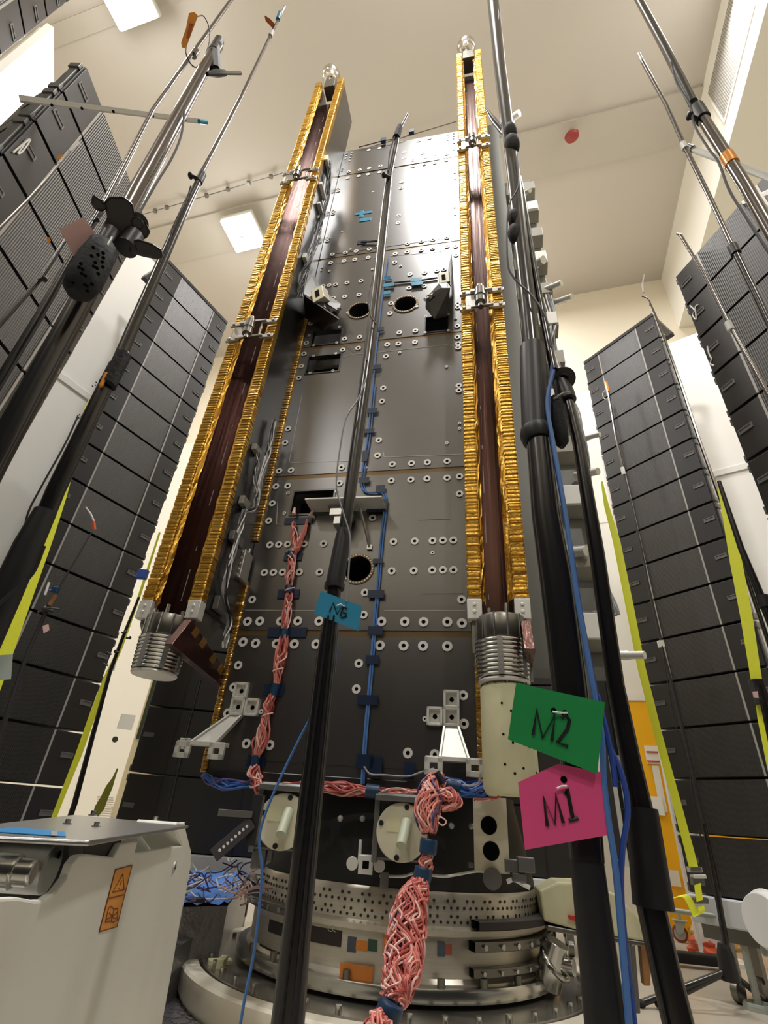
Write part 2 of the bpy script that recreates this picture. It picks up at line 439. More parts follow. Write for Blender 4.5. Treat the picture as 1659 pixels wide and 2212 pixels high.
# cream cabinet with a dark window between the two left stacks
C0 = at_d(300, 1600, 6.9); n = (EYE-C0); n.z = 0; n.normalize(); u = ZZ.cross(n); C0.z = 0
def cq(px, py): q = at_pl(px, py, C0, n)-C0; return q.dot(u), q.z
x0 = cq(262, 1720)[0]-.05; x1 = cq(330, 1500)[0]+.35; zt = cq(330, 1400)[1]+.25
t = thing('cream_cabinet', 'cream tall cabinet with a dark green window seen between the left stacks', 'cabinet', C0)
mb = MB(); mb.obox(C0+u*x0, u*(x1-x0), -n*.5, ZZ*zt); mb.build('body', 'cream_door', t, .01)
a = cq(312, 1452); b = cq(226, 1588)
mb = MB(); mb.obox(C0+u*(cq(268,1588)[0]+.13)+ZZ*b[1]+n*.001, u*(x1-cq(268,1588)[0]-.2), n*.012, ZZ*(a[1]-b[1]+.25)); mb.build('window', 'dark_glass', t, .004)
a = cq(262, 1542); b = cq(284, 1578); mb = MB(); mb.obox(C0+u*a[0]+ZZ*b[1]+n*.014, u*(b[0]-a[0]), n*.003, ZZ*(a[1]-b[1])); mb.build('paper_sheet', 'sign_white', t)
mb = MB(); q = cq(232, 1596); mb.cyl(C0+u*(q[0]+.08)+ZZ*q[1], C0+u*(q[0]+.08)+ZZ*q[1]+n*.05, .03, n=16); mb.build('knob', 'steel_dark', t)
mb = MB()
for k in range(11):
    q = cq(205, 1722+5*k); mb.obox(C0+u*(q[0]+.02)+ZZ*q[1], u*.16, n*.004, ZZ*.012)
mb.build('vent_slots', 'wall_cream', t)
# ================================================================== loudspeaker towers
SW, SH, SD = .927, .363, .5
def make_speaker(W=SW, Hh=SH, D=SD, loc=(0,0,0), rot=0, label='', ribs=True):
    t = thing('line_array_speaker', label, 'loudspeaker', loc, rot, None)
    g = .007
    ti = D*.4; mb = MB(); mb.prism([(0,.012,g),(W,.012,g),(W-ti,D,g),(ti,D,g)], (0,0,Hh-2*g))
    for sgn in (0, 1):
        for q, zz, hw in ((.35, .62, .03), (.35, .25, .03), (.72, .5, .05)):
            e = V((ti, D-.012, 0)).normalized(); nn = V((-e.y, e.x, 0)); c = V((ti*q, .012+(D-.012)*q, Hh*zz))
            if sgn: e = V((-e.x, e.y, 0)); nn = V((-nn.x, nn.y, 0)); c = V((W-c.x, c.y, c.z))
            mb.cbox(c, e*hw, nn*.0015, ZZ*hw*.4, 1)
    mb.build('cabinet', ['black_cab', 'hole_black'], t, .004, world=False)
    a, b = .222*W, .772*W
    for x0, x1 in ((.008, a), (b, W-.008)):
        mb = MB(); mb.box(x0, x1, 0, .012, g+.004, Hh-g-.004); mb.build('side_grille', 'black_grille', t, .002, world=False)
    mb = MB(); mb.box(a+.014, b-.014, .002, .012, g+.004, Hh-g-.004); mb.build('centre_grille', 'black_ribs' if ribs else 'black_grille', t, world=False)
    for x in (a, b-.014):
        mb = MB(); mb.box(x, x+.014, -.002, .012, g+.002, Hh-g-.002); mb.build('divider_strip', 'strip_alu' if ribs else 'black_cab', t, world=False)
    for x0 in (.026, W-.026-.092):
        mb = MB(); z = Hh*.56
        for (p, q, r, s) in ((x0, x0+.092, z-.018, z-.011), (x0, x0+.092, z+.011, z+.018), (x0, x0+.008, z-.011, z+.011), (x0+.084, x0+.092, z-.011, z+.011)):
            mb.box(p, q, -.006, .001, r, s)
        mb.box(x0+.008, x0+.084, -.002, .001, z-.011, z+.011)
        mb.build('handle', 'handle_grey', t, world=False)
    for sgn, x in ((-1, 0), (1, W)):
        mb = MB()
        xo = x+sgn*.028; x0, x1 = sorted((x-sgn*.03, x+sgn*.008))
        mb.box(x0, x1, .03, .075, .03, Hh-.03)
        mb.box(x0-sgn*.03, x1-sgn*.03, .10, .13, .05, Hh-.05)
        for z in (.012, Hh-.062): mb.box(min(x-sgn*.03, x+sgn*.016), max(x-sgn*.03, x+sgn*.016), .02, .085, z, z+.05)
        mb.build('rigging_bracket', 'rig_metal', t, .003, world=False)
    return t
SPK = make_speaker(label='black line array loudspeaker cabinet')
SUB = make_speaker(1.3, .55, .7, label='large black subwoofer cabinet', ribs=False)
used = {'spk': False, 'sub': False}
ORD = ['topmost', 'second from top', 'third from top', 'fourth from top', 'fifth from top', 'sixth from top', 'seventh from top', 'eighth from top', 'ninth from top', 'tenth from top', 'eleventh from top', 'twelfth from top', 'thirteenth from top', 'fourteenth from top', 'bottom one']
def tower(key, ox, oy, yaw, ztop, n, where, first='spk', W=SW, Hh=SH, frame=True):
    src = SPK if first == 'spk' else SUB
    for k in range(n):
        loc = (ox, oy, ztop-Hh*(k+1))
        lab = ('black loudspeaker cabinet, %s in %s' if first == 'spk' else 'large black subwoofer cabinet, %s in %s') % (ORD[k] if k < n-1 else 'bottom one', where)
        if not used[first]:
            used[first] = True; src.location = loc; src.rotation_euler = (0,0,yaw); src['label'] = lab; src['group'] = 'cabinets in '+where
            WM[src] = Matrix.Translation(V(loc)) @ Matrix.Rotation(yaw, 4, 'Z')
        else: dup(src, loc, yaw, lab, 'cabinets in '+where)
    if frame:
        t = thing('rigging_frame', 'flat dark lifting frame on top of %s' % where, 'frame', (ox, oy, ztop), yaw)
        mb = MB()
        for y in (.0, .4): mb.box(0, W, y, y+.06, .0, .05)
        mb.build('cross_bar', 'black_cab', t, .004, world=False)
        for x in (0, W-.06): mb = MB(); mb.box(x, x+.06, .06, .4, .0, .05); mb.build('side_bar', 'rig_metal', t, .004, world=False)
    zb = ztop-Hh*n
    t = thing('stack_plinth', 'pale grey plinth on casters under %s' % where, 'plinth', (ox, oy, 0), yaw)
    mb = MB(); mb.box(.0, W, -.04, .5, zb-.16, zb-.001); mb.build('deck', 'plinth', t, .01, world=False)
    mb = MB(); mb.box(.04, W-.04, .0, .46, zb-.24, zb-.16); mb.build('chassis', 'rig_metal', t, world=False)
    for x in (.16, W-.16):
        for y in (.06, .4):
            mb = MB(); r = .06
            mb.cyl((x-.02, y, r), (x+.02, y, r), r, n=20); mb.box(x-.03, x+.03, y-.025, y+.025, r*1.3, zb-.24)
            mb.build('caster', 'steel_dark', t, world=False)
R1Z = 5.15+CZ
tower('R1', 2.4054, 4.4194, -1.0057, R1Z, 15, 'the far right tower')
tower('T3', -2.62, 3.43, 1.02, 5.13+CZ, 15, 'the far left tower')
tower('T2', -1.97, 1.2446, 1.5458, 3.70+CZ, 11, 'the near left tower', frame=False)
tower('R2', 2.124, 2.3129, -1.3213, 3.775+CZ, 11, 'the near right tower', frame=False)
tower('T1', -2.434, .4735, 1.8835, 5.15+CZ, 15, 'the tower in the top left corner')
tower('T4', -2.03, 5.0, .08, 1.86+CZ, 4, 'the stack behind the left gold column', 'sub', 1.3, .55, frame=False)
tower('T5', .72, 5.62, -.25, 1.86+CZ, 4, 'the stack behind the cone', 'sub', 1.3, .55, frame=False)
# ================================================================== spacecraft
SO = V((-.8385, 3.0005, CZ)); SYAW = -.2228; su = UV(SYAW); sn = NV(SYAW)
def S(u, p, z): return SO+su*u+sn*p+ZZ*z       # u across the face, p towards the lens, z above lens height
def fp(px, py, p=0.):
    q = at_pl(px, py, S(0, p, 0), sn)-SO
    return q.dot(su), q.z
def sq(px, py, p=0.): return at_pl(px, py, S(0, p, 0), sn)
def uq(px, py, u=0.): return at_pl(px, py, S(u, 0, 0), su)
class SB(MB):
    def sbox(s, u0, u1, p0, p1, z0, z1, mi=0): return s.obox(S(u0,p0,z0), su*(u1-u0), sn*(p1-p0), ZZ*(z1-z0), mi)
    def splate(s, u0, u1, z0, z1, p0, p1, rects=(), circs=(), mi=0):
        rr = list(rects)+[(c[0]-c[2]*1.2, c[0]+c[2]*1.2, c[1]-c[2]*1.2, c[1]+c[2]*1.2) for c in circs]
        us = sorted({u0, u1, *[x for r in rr for x in r[:2]]}); zs = sorted({z0, z1, *[x for r in rr for x in r[2:]]})
        for i in range(len(us)-1):
            for j in range(len(zs)-1):
                a, b, c, d = us[i], us[i+1], zs[j], zs[j+1]; mu, mz = (a+b)/2, (c+d)/2
                if any(r[0] < mu < r[1] and r[2] < mz < r[3] for r in rr): continue
                s.face([S(a,p1,c), S(b,p1,c), S(b,p1,d), S(a,p1,d)], mi)
        for r in rects:
            a, b, c, d = r
            for A, B in (((a,c),(b,c)), ((b,c),(b,d)), ((b,d),(a,d)), ((a,d),(a,c))):
                s.face([S(A[0],p1,A[1]), S(B[0],p1,B[1]), S(B[0],p0,B[1]), S(A[0],p0,A[1])], mi)
        for (cu, cz, r) in circs:
            n = 32; sq_ = []
            for k in range(n):
                t = 2*PI*k/n; c, sn_ = math.cos(t), math.sin(t); m = 1.2*r/max(abs(c), abs(sn_))
                sq_.append(((cu+m*c, cz+m*sn_), (cu+r*c, cz+r*sn_)))
            for k in range(n):
                A, B = sq_[k], sq_[(k+1) % n]
                s.face([S(A[0][0],p1,A[0][1]), S(B[0][0],p1,B[0][1]), S(B[1][0],p1,B[1][1]), S(A[1][0],p1,A[1][1])], mi)
                s.face([S(A[1][0],p1,A[1][1]), S(B[1][0],p1,B[1][1]), S(B[1][0],p0,B[1][1]), S(A[1][0],p0,A[1][1])], mi)
        for A, B in (((u0,z0),(u1,z0)), ((u1,z0),(u1,z1)), ((u1,z1),(u0,z1)), ((u0,z1),(u0,z0))):
            s.face([S(A[0],p0,A[1]), S(B[0],p0,B[1]), S(B[0],p1,B[1]), S(A[0],p1,A[1])], mi)
        return s
SAT = thing('spacecraft', 'tall dark spacecraft with gold-edged folded wings standing on a steel ring', 'spacecraft', S(.7, -.5, .172))
def sp(mb, name, m, parent=None, bevel=0): return mb.build(name, m, parent or SAT, bevel)
sp(SB().sbox(.02, 1.40, -1.2, -.16, .18, 6.95), 'body_core', 'cfrp_dark')
zl = [6.981, 6.359, 4.704, 3.404, 2.039, .903, .172]
def rect(px0, py0, px1, py1):
    a = fp(px0, py0); b = fp(px1, py1); return (min(a[0],b[0]), max(a[0],b[0]), min(a[1],b[1]), max(a[1],b[1]))
def circ(px, py, r): a = fp(px, py); return (a[0], a[1], r)
RECT = {2: [rect(678, 719, 733, 740), rect(920, 688, 968, 713)], 3: [rect(668, 772, 731, 801)], 4: [rect(637, 1063, 715, 1108)]}
CIRC = {2: [circ(777, 671, .095), circ(876, 657, .095)], 4: [circ(773, 1229, .085)]}
PAN = []
for i in range(6):
    z1, z0 = zl[i]-.018, zl[i+1]+.018
    if i == 0: z1 = zl[0]
    if i == 5: z0 = zl[6]
    mb = SB().splate(0, 1.42, z0, z1, -.035, 0, RECT.get(i, ()), CIRC.get(i, ()))
    PAN.append(sp(mb, 'front_panel', 'cfrp'))
for i in range(1, 6):
    sp(SB().sbox(.01, 1.41, -.04, -.004, zl[i]-.017, zl[i]+.017), 'seam_strip', 'seam_bronze')
# pockets behind the cut-outs
for i, L in RECT.items():
    for r in L:
        mb = SB(); g = .012
        a, b, c, d = r
        for (x0,x1,y0,y1) in ((a-g,b+g,d,d+g), (a-g,b+g,c-g,c), (a-g,a,c,d), (b,b+g,c,d)): mb.sbox(x0, x1, .0, .006, y0, y1)
        sp(mb, 'opening_frame', 'cfrp_dark', PAN[i])
        mb = SB().sbox(a, b, -.15, -.145, c, d); sp(mb, 'opening_pocket', 'hole_black', PAN[i])
for i, L in CIRC.items():
    for (cu, cz, r) in L:
        mb = SB().ring(S(cu, 0, cz), sn, r*1.0, r*1.22, .006, 40)
        for k in range(32):
            t = 2*PI*k/32; mb.disc(S(cu+r*1.11*math.cos(t), .006, cz+r*1.11*math.sin(t)), sn, .005, .003, 6, 1)
        sp(mb, 'port_ring', ['seam_bronze', 'insert_white'], PAN[i])
        sp(SB().disc(S(cu, -.15, cz), sn, r*1.05, .004, 28), 'port_pocket', 'hole_black', PAN[i])
# raised doubler sheets on the panels
for i, q in ((0, ((770,375),(950,300))), (1, ((716,640-90),(968,352))), (2, ((704,706),(974,545))), (3, ((628,998),(980,762))), (4, ((903,1124),(972,1060))), (4, ((910,1283),(1000,1190))), (5, ((505,1640),(1020,1420)))):
    r = rect(q[0][0], q[0][1], q[1][0], q[1][1])
    holes = [c for c in CIRC.get(i, ()) if r[0] < c[0]-c[2]*1.3 and c[0]+c[2]*1.3 < r[1] and r[2] < c[1]-c[2]*1.3 and c[1]+c[2]*1.3 < r[3]]
    if i in (2, 3): continue
    sp(SB().splate(r[0], r[1], r[2], r[3], 0, .0025, (), holes), 'doubler_sheet', 'cfrp', PAN[i], .0008)
for i, q in ((3, ((628,762),(640,998))), (2, ((703,560),(712,706)))):
    pass
def line_on(i, pts, w=.004):
    mb = SB()
    for a, b in zip(pts, pts[1:]):
        A = sq(*a); B = sq(*b); e = (B-A); s_ = sn.cross(e.normalized())*w
        mb.obox(A-s_*.5, e, s_, sn*.002)
    sp(mb, 'panel_edge_line', 'strip_alu', PAN[i])
line_on(3, ((653,850),(625,996),(630,1000),(755,996)), .003)
line_on(3, ((828,977),(830,988),(1000,981)), .004)
line_on(3, ((740,772),(760,766),(812,762),(974,744),(982,752)), .003)
line_on(4, ((600,1085),(597,1132),(640,1136)), .003)
line_on(4, ((530,1318),(700,1319)), .003); line_on(4, ((830,1319),(1005,1319)), .003)
line_on(2, ((724,570),(826,555),(966,543),(970,550)), .003)
# inserts
def crop(ox, oy, s, pts): return [(ox+x*s, oy+y*s, k) for x, y, k in pts]
def pl(t, k=1): return [(x, y, k) for x, y in t]
A = crop(640, 40, .3014, pl([(375,1102),(455,1088),(522,1077),(604,1060),(838,1018),(926,998),(995,990),(1078,975),(368,1147),(448,1132),(514,1120),(597,1105),(836,1063),(920,1048),(992,1038),(1076,1020),(520,946),(597,932),(775,960),(772,1002),(875,880),(955,862),(908,968),(300,1222),(297,1240),(265,1383),(262,1402),(755,1175),(752,1220),(735,1415)])
   + pl([(362,970),(398,963),(357,988),(393,982),(353,1005),(388,1000),(382,1022),(330,1078),(327,1092),(1087,833),(1087,855),(1085,872),(1127,825),(1127,845),(1125,862),(1130,893),(1130,940),(552,1245),(1135,1107),(1135,1152),(1135,1355),(1137,1408)], 0))
B = crop(600, 460, .3014, pl([(392,300),(485,287),(562,277),(656,262),(930,222),(1030,207),(1112,195),(1212,180),(380,360),(475,347),(553,337),(649,322),(843,295),(927,283),(1028,269),(1110,257),(1213,242),(1275,242),(868,20),(862,75),(358,184),(354,203),(838,357),(1278,305),(948,442),(1053,429),(1140,416),(1190,408),(325,526),(369,521),(415,515),(497,503),(597,490),(942,541),(1050,527),(398,612),(481,602),(583,589),(812,650),(805,722),(1290,653),(1290,678),(251,722),(235,795),(206,935),(479,905),(587,892),(872,860),(987,847),(1286,813),(1287,893),(1293,940),(1293,967),(189,1013),(466,984),(577,972),(785,946),(865,940),(984,928),(776,1030),(170,1101),(152,1186),(757,1258),(748,1353),(1298,1241),(1298,1275)])
   + pl([(462,137),(522,264),(711,242),(880,383),(678,407),(316,395),(311,415),(371,420),(998,673),(500,720),(442,820),(227,882),(258,952),(424,932),(1060,747),(1223,728),(1274,760),(1056,860),(1223,845),(258,1027),(418,1010),(875,1003),(397,1133),(232,1150),(1210,1104)], 0))
C_ = crop(480, 860, .3496, pl([(988,22),(408,192),(390,278),(968,262),(960,356),(353,452),(427,448),(737,430),(1052,411),(1170,405),(1268,399),(1390,392),(333,548),(406,545),(725,528),(1045,512),(1166,506),(1266,500),(1390,495),(1467,486),(1467,593),(311,653),(934,632),(289,760),(930,742),(296,909),(351,907),(406,905),(507,903),(627,901),(1059,889),(1190,886),(1300,883),(1364,881),(1428,880),(262,1080),(318,1079),(375,1078),(478,1077),(602,1077),(1048,1070),(1184,1068),(1298,1065),(1364,1064),(1429,1064),(883,1203),(187,1247),(1479,1246)])
   + pl([(1388,280),(1467,158),(1467,190),(887,432),(408,589),(707,577),(386,713),(1300,958)], 0))
D = crop(400, 1280, .3978, pl([(340,159),(407,157),(520,157),(613,156),(728,157),(970,122),(1067,159),(1193,160),(1295,161),(1424,161),(1503,168),(316,270),(384,277),(497,279),(594,281),(712,282),(1058,288),(1187,290),(1292,291),(1424,293),(290,396),(264,515),(944,386),(931,525),(1510,559),(232,656),(334,821),(461,829),(1514,714),(1210,872),(1356,881)])
   + pl([(415,648),(1302,687)], 0))
def insert_mb(mb, x, y, k):
    u, z = fp(x, y)
    r = .0245 if k else .0125
    if 1340 < y < 1410 and k: r = .028
    mb.ring(S(u, .003, z), sn, r*.42, r, .004, 20, 0)
    mb.disc(S(u, .003, z), sn, r*.5, .0012, 16, 1); return z
big = D+C_; rest = A
bl = sorted(B, key=lambda t: -t[1]-1000*t[2]); big = big+bl[:max(0, 98-len(big))]; rest = rest+bl[max(0, 98-len(D+C_)):]
for (x, y, k) in big:
    mb = SB(); z = insert_mb(mb, x, y, k)
    i = max(0, min(5, next((j for j in range(6) if z > zl[j+1]), 5)))
    sp(mb, 'panel_insert', ['insert_white', 'hole_black'], PAN[i])
mb = SB()
for (x, y, k) in rest: insert_mb(mb, x, y, k)
stuff(sp(mb, 'panel_insert', ['insert_white', 'hole_black']))
# ------------------------------------------------------------------ folded wings
ZB, ZT = .91, 7.88; PF = .43
rnd = random.Random(3)
def ribbed(mb, u0, u1, z0, z1, p, step=.022):   # corrugated foil over a panel edge
    z = z0; prev = None; rows = []
    while z < z1:
        h = step*rnd.uniform(.6, 1.5)
        zz = min(z+h, z1); big = rnd.random() < .12
        a = .007 if not big else .002
        for (zq, pp) in ((z, 0), (z+(zz-z)*.3, a), (z+(zz-z)*.75, a), (zz, 0)):
            rows.append((zq, p+pp+rnd.uniform(-.001, .001)))
        z = zz
    vs = []; fs = []
    for (zq, pp) in rows:
        j = rnd.uniform(-.002, .002)
        vs += [S(u0+j, p-.05, zq), S(u0+j, pp-.004, zq), S(u0+.008, pp, zq), S(u1-.008, pp, zq), S(u1+j, pp-.004, zq), S(u1+j, p-.05, zq)]
    for i in range(len(rows)-1):
        for k in range(5): fs.append((i*6+k, i*6+k+1, (i+1)*6+k+1, (i+1)*6+k))
    mb._add(vs, fs, 0, False); return mb
def crinkle(mb, u0, u1, p0, p1, z0, z1, amp=.006, step=.05):   # loose foil strip
    n = int((z1-z0)/step); vs = []; fs = []
    for i in range(n+1):
        z = z0+(z1-z0)*i/n
        for k in range(4):
            t = k/3; vs.append(S(u0+(u1-u0)*t, p0+(p1-p0)*t+rnd.uniform(-amp, amp), z+rnd.uniform(-.4, .4)*step))
    for i in range(n):
        for k in range(3): fs.append((i*4+k, i*4+k+1, (i+1)*4+k+1, (i+1)*4+k))
    return mb._add(vs, fs, 0, False)
UL_ = ((-.363, -.29), (-.07, .0)); UR_ = ((1.402, 1.468), (1.622, 1.69))
wings = []
for side, U in (('left', UL_), ('right', UR_)):
    for j, (a, b) in enumerate(U):
        w_ = sp(SB().sbox(a+.004, b-.004, -.03, PF-.006, ZB, ZT), 'wing_panel', 'cfrp_dark'); wings.append(w_)
        sp(ribbed(SB(), a, b, ZB+.03, ZT-.06, PF), 'gold_edge', 'gold', w_)
        mb = SB(); mb.sbox(a-.002, b+.002, PF-.05, PF+.008, ZB-.075, ZB+.025); 
        for zz in (ZB-.04, ZB-.005): mb.disc(S((a+b)/2, PF+.008, zz), sn, .009, .006, 10)
        sp(mb, 'end_clip', 'alu_light', w_, .003)
        sp(SB().sbox(a-.002, b+.002, PF-.06, PF+.012, ZT-.1, ZT+.02), 'top_cap', 'gold', w_, .004)
    a, b = U[0][1], U[1][0]
    sp(SB().sbox(a-.003, b+.003, PF-.20, PF-.19, ZB, ZT-.1), 'copper_film', 'copper_film', None)
    mb = SB(); mb.sbox(a-.003, a+.002, PF-.19, PF-.02, ZB, ZT); mb.sbox(b-.002, b+.003, PF-.19, PF-.02, ZB, ZT); sp(mb, 'inner_film', 'copper_film')
    mb = SB(); crinkle(mb, a-.002, a+.02, PF-.005, PF-.03, ZB+.02, ZT-.1); sp(mb, 'foil_flap', 'gold')
    mb = SB(); crinkle(mb, b-.03, b+.003, PF-.03, PF-.003, ZB+.02, ZT-.1); sp(mb, 'foil_flap', 'gold')
    # dashed silver stitches down the film
    mb = SB(); z = ZB+.1
    while z < ZT-.3:
        mb.sbox(a+.035, a+.038, PF-.19, PF-.187, z, z+rnd.choice((.03,.12,.2))); z += .33
    stuff(sp(mb, 'film_stitches', 'strip_alu'))
    # silver balls at the wing tips
    c = S((a+b)/2+(-.05 if side == 'left' else -.02), PF-.05, ZT+.40 if side == 'left' else ZT+.38)
    mb = SB(); mb.sphere(c, .115, 24, 14, 0, (1,1,.95)); mb.sphere(c-ZZ*.12, .1, 24, 14, 0, (1,1,.9)); sp(mb, 'foil_ball', 'silver_foil')
    mb = SB(); mb.sbox((a+b)/2-.07, (a+b)/2+.07, PF-.16, PF-.0, ZT-.12, ZT+.1); mb.cyl(c-ZZ*.42, c-ZZ*.05, .045); sp(mb, 'tip_bracket', 'steel_dark', None, .008)
    # hold-down brackets
    for (px, py) in (((643,375), (545,708)) if side == 'left' else ((1026,302), (1042,640))):
        u_, z_ = fp(px, py, PF+.05); hs = 1
        o0, o1 = U[0][0], U[1][1]
        mb = SB()
        for dz in (.085, -.085):
            mb.sbox(o0-.01, a+.03, PF+.012, PF+.035, z_+dz-.018, z_+dz+.018)
            mb.sbox(b-.03, o1+.01, PF+.012, PF+.035, z_+dz-.018, z_+dz+.018)
            mb.prism([S(a+.0, PF+.03, z_+dz-.016), S(b, PF+.03, z_+dz-.006), S(b, PF+.03, z_+dz+.006), S(a+.0, PF+.03, z_+dz+.016)], sn*.02)
            for uu in (o0+.02, o1-.02): mb.disc(S(uu, PF+.035, z_+dz), sn, .013, .012, 12)
        mb.sbox(o0+.03, a+.06, PF+.02, PF+.03, z_-.06, z_+.06)
        mb.sbox(b-.045, b-.03, PF+.02, PF+.035, z_-.085, z_+.085)
        hb = sp(mb, 'hold_down_bracket', 'alu', None, .003)
        mb = SB(); c0 = S((a+b)/2-.01, PF+.055, z_)
        mb.cyl(c0-ZZ*.075, c0+ZZ*.075, .036, n=24); mb.cyl(c0-ZZ*.012, c0+ZZ*.012, .041, n=24); sp(mb, 'bracket_barrel', 'steel_dark', hb)
        mb = SB(); mb.cyl(c0-ZZ*.12, c0-ZZ*.075, .02, n=10); mb.cyl(c0+ZZ*.075, c0+ZZ*.12, .02, n=10); sp(mb, 'barrel_bolt', 'steel', hb)
    # spring pot under the wing
    uc = (a+b)/2+(.0 if side == 'left' else .01); pc = PF-.04
    drum = SB(); c = S(uc, pc, 0)
    drum.lathe(c, [(0,.845),(.112,.845),(.116,.835),(.116,.745),(.112,.735),(0,.735)][::-1], 36)
    for k in range(12):
        t = 2*PI*k/12; q = c+V((math.cos(t), math.sin(t), 0))*.116+ZZ*.735; drum.cyl(q, q+ZZ*.11, .005, n=6, mi=1)
    for k in range(7):
        t = 2*PI*k/7+.3; q = c+V((math.cos(t), math.sin(t), 0))*.09+ZZ*.845; drum.cyl(q, q+ZZ*(.03+.02*(k % 2)), .010, n=8, mi=1)
    dr = sp(drum, 'spring_drum', ['steel_dark', 'steel'])
    mb = SB()
    for k in range(9): mb.torus(c+ZZ*(.722-.0185*k), .116-.001*k, .009, (0,0,1), 40, 8)
    mb.lathe(c, [(.10,.57),(.10,.74)], 32)
    sp(mb, 'coil_stack', 'steel', dr)
    for t in (-1.9, -1.0, -.2, 2.4): 
        mb = SB()
        q = c+V((math.cos(t), math.sin(t), 0))*.120; 
        for k in range(9): mb.cbox(q+ZZ*(.722-.0185*k), V((-math.sin(t),math.cos(t),0))*.012, V((math.cos(t),math.sin(t),0))*.006, ZZ*.009)
        sp(mb, 'coil_clip', 'alu', dr)
    mb = SB(); mb.lathe(c, [(0,.545),(.108,.545),(.114,.553),(.108,.562),(0,.562)], 36); sp(mb, 'base_disc', 'alu_light', dr)
    # gusset arms that carry the pot
    mb = SB()
    for uu in (a-.05, b+.03): sp(SB().prism([S(uu, PF-.02, ZB-.0), S(uu, PF-.02, ZB-.10), S(uu, PF-.12, ZB-.2), S(uu, PF-.30, ZB-.0)], su*.02), 'pot_gusset', 'steel_dark', dr)
    # raking strut from wing foot back to the body
    ue = U[1][1]-.045 if side == 'left' else U[0][0]+.0
    if side == 'right': ue = U[1][1]-.05
    tri = [(415,1338), (488,1448), (479,1482), (372,1392)]
    poly = [(lambda q: ((q-SO).dot(sn), (q-SO).z))(uq(px, py, 0)) for px, py in tri]
    mb = SB(); mb.prism([S(ue, p_, z_) for p_, z_ in poly], su*.045); st = sp(mb, 'raking_strut', 'copper_film', None, .004)
    mb = SB()
    (pa, za), (pb, zb) = poly[0], poly[1]
    for k in (.12, .32, .62, .85):
        mb = SB(); mb.prism([S(ue-.001, pa+(pb-pa)*(k+d)+e_*(poly[3][0]-pa), za+(zb-za)*(k+d)+e_*(poly[3][1]-za)) for d, e_ in ((0,.0), (.1,.0), (.1,.3), (0,.3))], su*.047); sp(mb, 'strut_band', 'gold_dark', st)
# cream cylinder below the right spring pot
uc = (UR_[0][1]+UR_[1][0])/2+.015; c = S(uc, PF-.05, 0)
mb = SB(); mb.lathe(c, [(0,.54),(.10,.54),(.112,.525),(.112,.14),(.10,.12),(0,.12)][::-1], 40)
for k in range(14):
    t = 2*PI*k/14; q = c+V((math.cos(t), math.sin(t), 0))*.104+ZZ*.535; mb.cyl(q, q+ZZ*.018, .007, n=6, mi=1)
for k in range(5):
    t = -2.0+.32*k
    for z in (.45, .33, .22): mb.disc(c+V((math.cos(t), math.sin(t), 0))*.112+ZZ*(z-.03*k % .05), V((math.cos(t), math.sin(t), 0)), .005, .002, 8, 2)
sp(mb, 'cream_tube', ['cream_cyl', 'steel', 'hole_black'])
# gold trims on the face edges
def trim(a, b, u0, u1, p=.012):
    (ua, za), (ub, zb) = fp(*a), fp(*b)
    return sp(ribbed(SB(), u0, u1, min(za, zb), max(za, zb), p, .022), 'gold_edge_trim', 'gold_dark')
trim((662,672), (552,1170), -.012, .022); trim((527,1258), (440,1668), -.012, .022)
ut = fp(1042, 1540)[0]; trim((1032,1378), (1050,1690), ut-.03, ut+.03, .03)
# cables and small boxes on the inner flank of the left wing
def bundle(mb, pts, R, n, r, twist=9., seg=6, mats=1, jit=.25, sd=1, k=5):
    rg = random.Random(sd); path = smoothpath(pts, seg); N = len(path)
    Rs = R if isinstance(R, (list, tuple)) else None
    for i in range(n):
        ph = rg.uniform(0, 2*PI); rr = math.sqrt(rg.uniform(.1, 1)); tw = twist*rg.uniform(.5, 1.2)*rg.choice((1,-1)); wob = rg.uniform(0, 6)
        out = []; a = None
        for j, p in enumerate(path):
            d = (path[min(j+1, N-1)]-path[max(j-1, 0)]).normalized()
            if a is None: a, b = mb.frame(d)
            else: a = (a-d*a.dot(d)).normalized(); b = d.cross(a)
            t = j/(N-1)
            if Rs: 
                x = t*(len(Rs)-1); q = int(min(x, len(Rs)-2)); Rj = Rs[q]+(Rs[q+1]-Rs[q])*(x-q)
            else: Rj = R
            th = ph+tw*t*2*PI/6+jit*2*math.sin(j*.42+wob)
            rad_ = Rj*rr*(1+jit*.35*math.sin(j*.5+wob*2))
            out.append(p+(a*math.cos(th)+b*math.sin(th))*rad_)
        mb.tube(out, r, k, rg.randrange(mats) if mats > 1 else 0, False)
    return mb
F1 = [uq(x, y, .03) for x, y in ((592,908),(584,944),(577,987),(563,1039),(556,1075),(547,1099),(528,1104),(520,1139),(508,1182),(494,1228),(484,1288),(495,1336),(488,1376),(486,1399))]
sp(bundle(SB(), F1, .016, 12, .0042, 14, 6, 3, sd=4), 'flank_cable', ['grey_wire', 'dark_wire', 'white_wire'], wings[1])
F2 = [uq(x, y, .03) for x, y in ((712,352),(706,420),(697,470),(684,520),(668,560),(655,600),(648,640))]
sp(bundle(SB(), F2, .03, 14, .0038, 14, 6, 4, sd=5), 'flank_cable', ['dark_wire', 'dark_wire', 'grey_wire', 'dark_wire'], wings[1])
F3 = [uq(x, y, .03) for x, y in ((558,978),(556,1000),(551,1035),(551,1065))]
sp(bundle(SB(), F3, .013, 8, .004, 9, 6, 3, sd=6), 'flank_cable', ['grey_wire', 'dark_wire', 'white_wire'], wings[1])
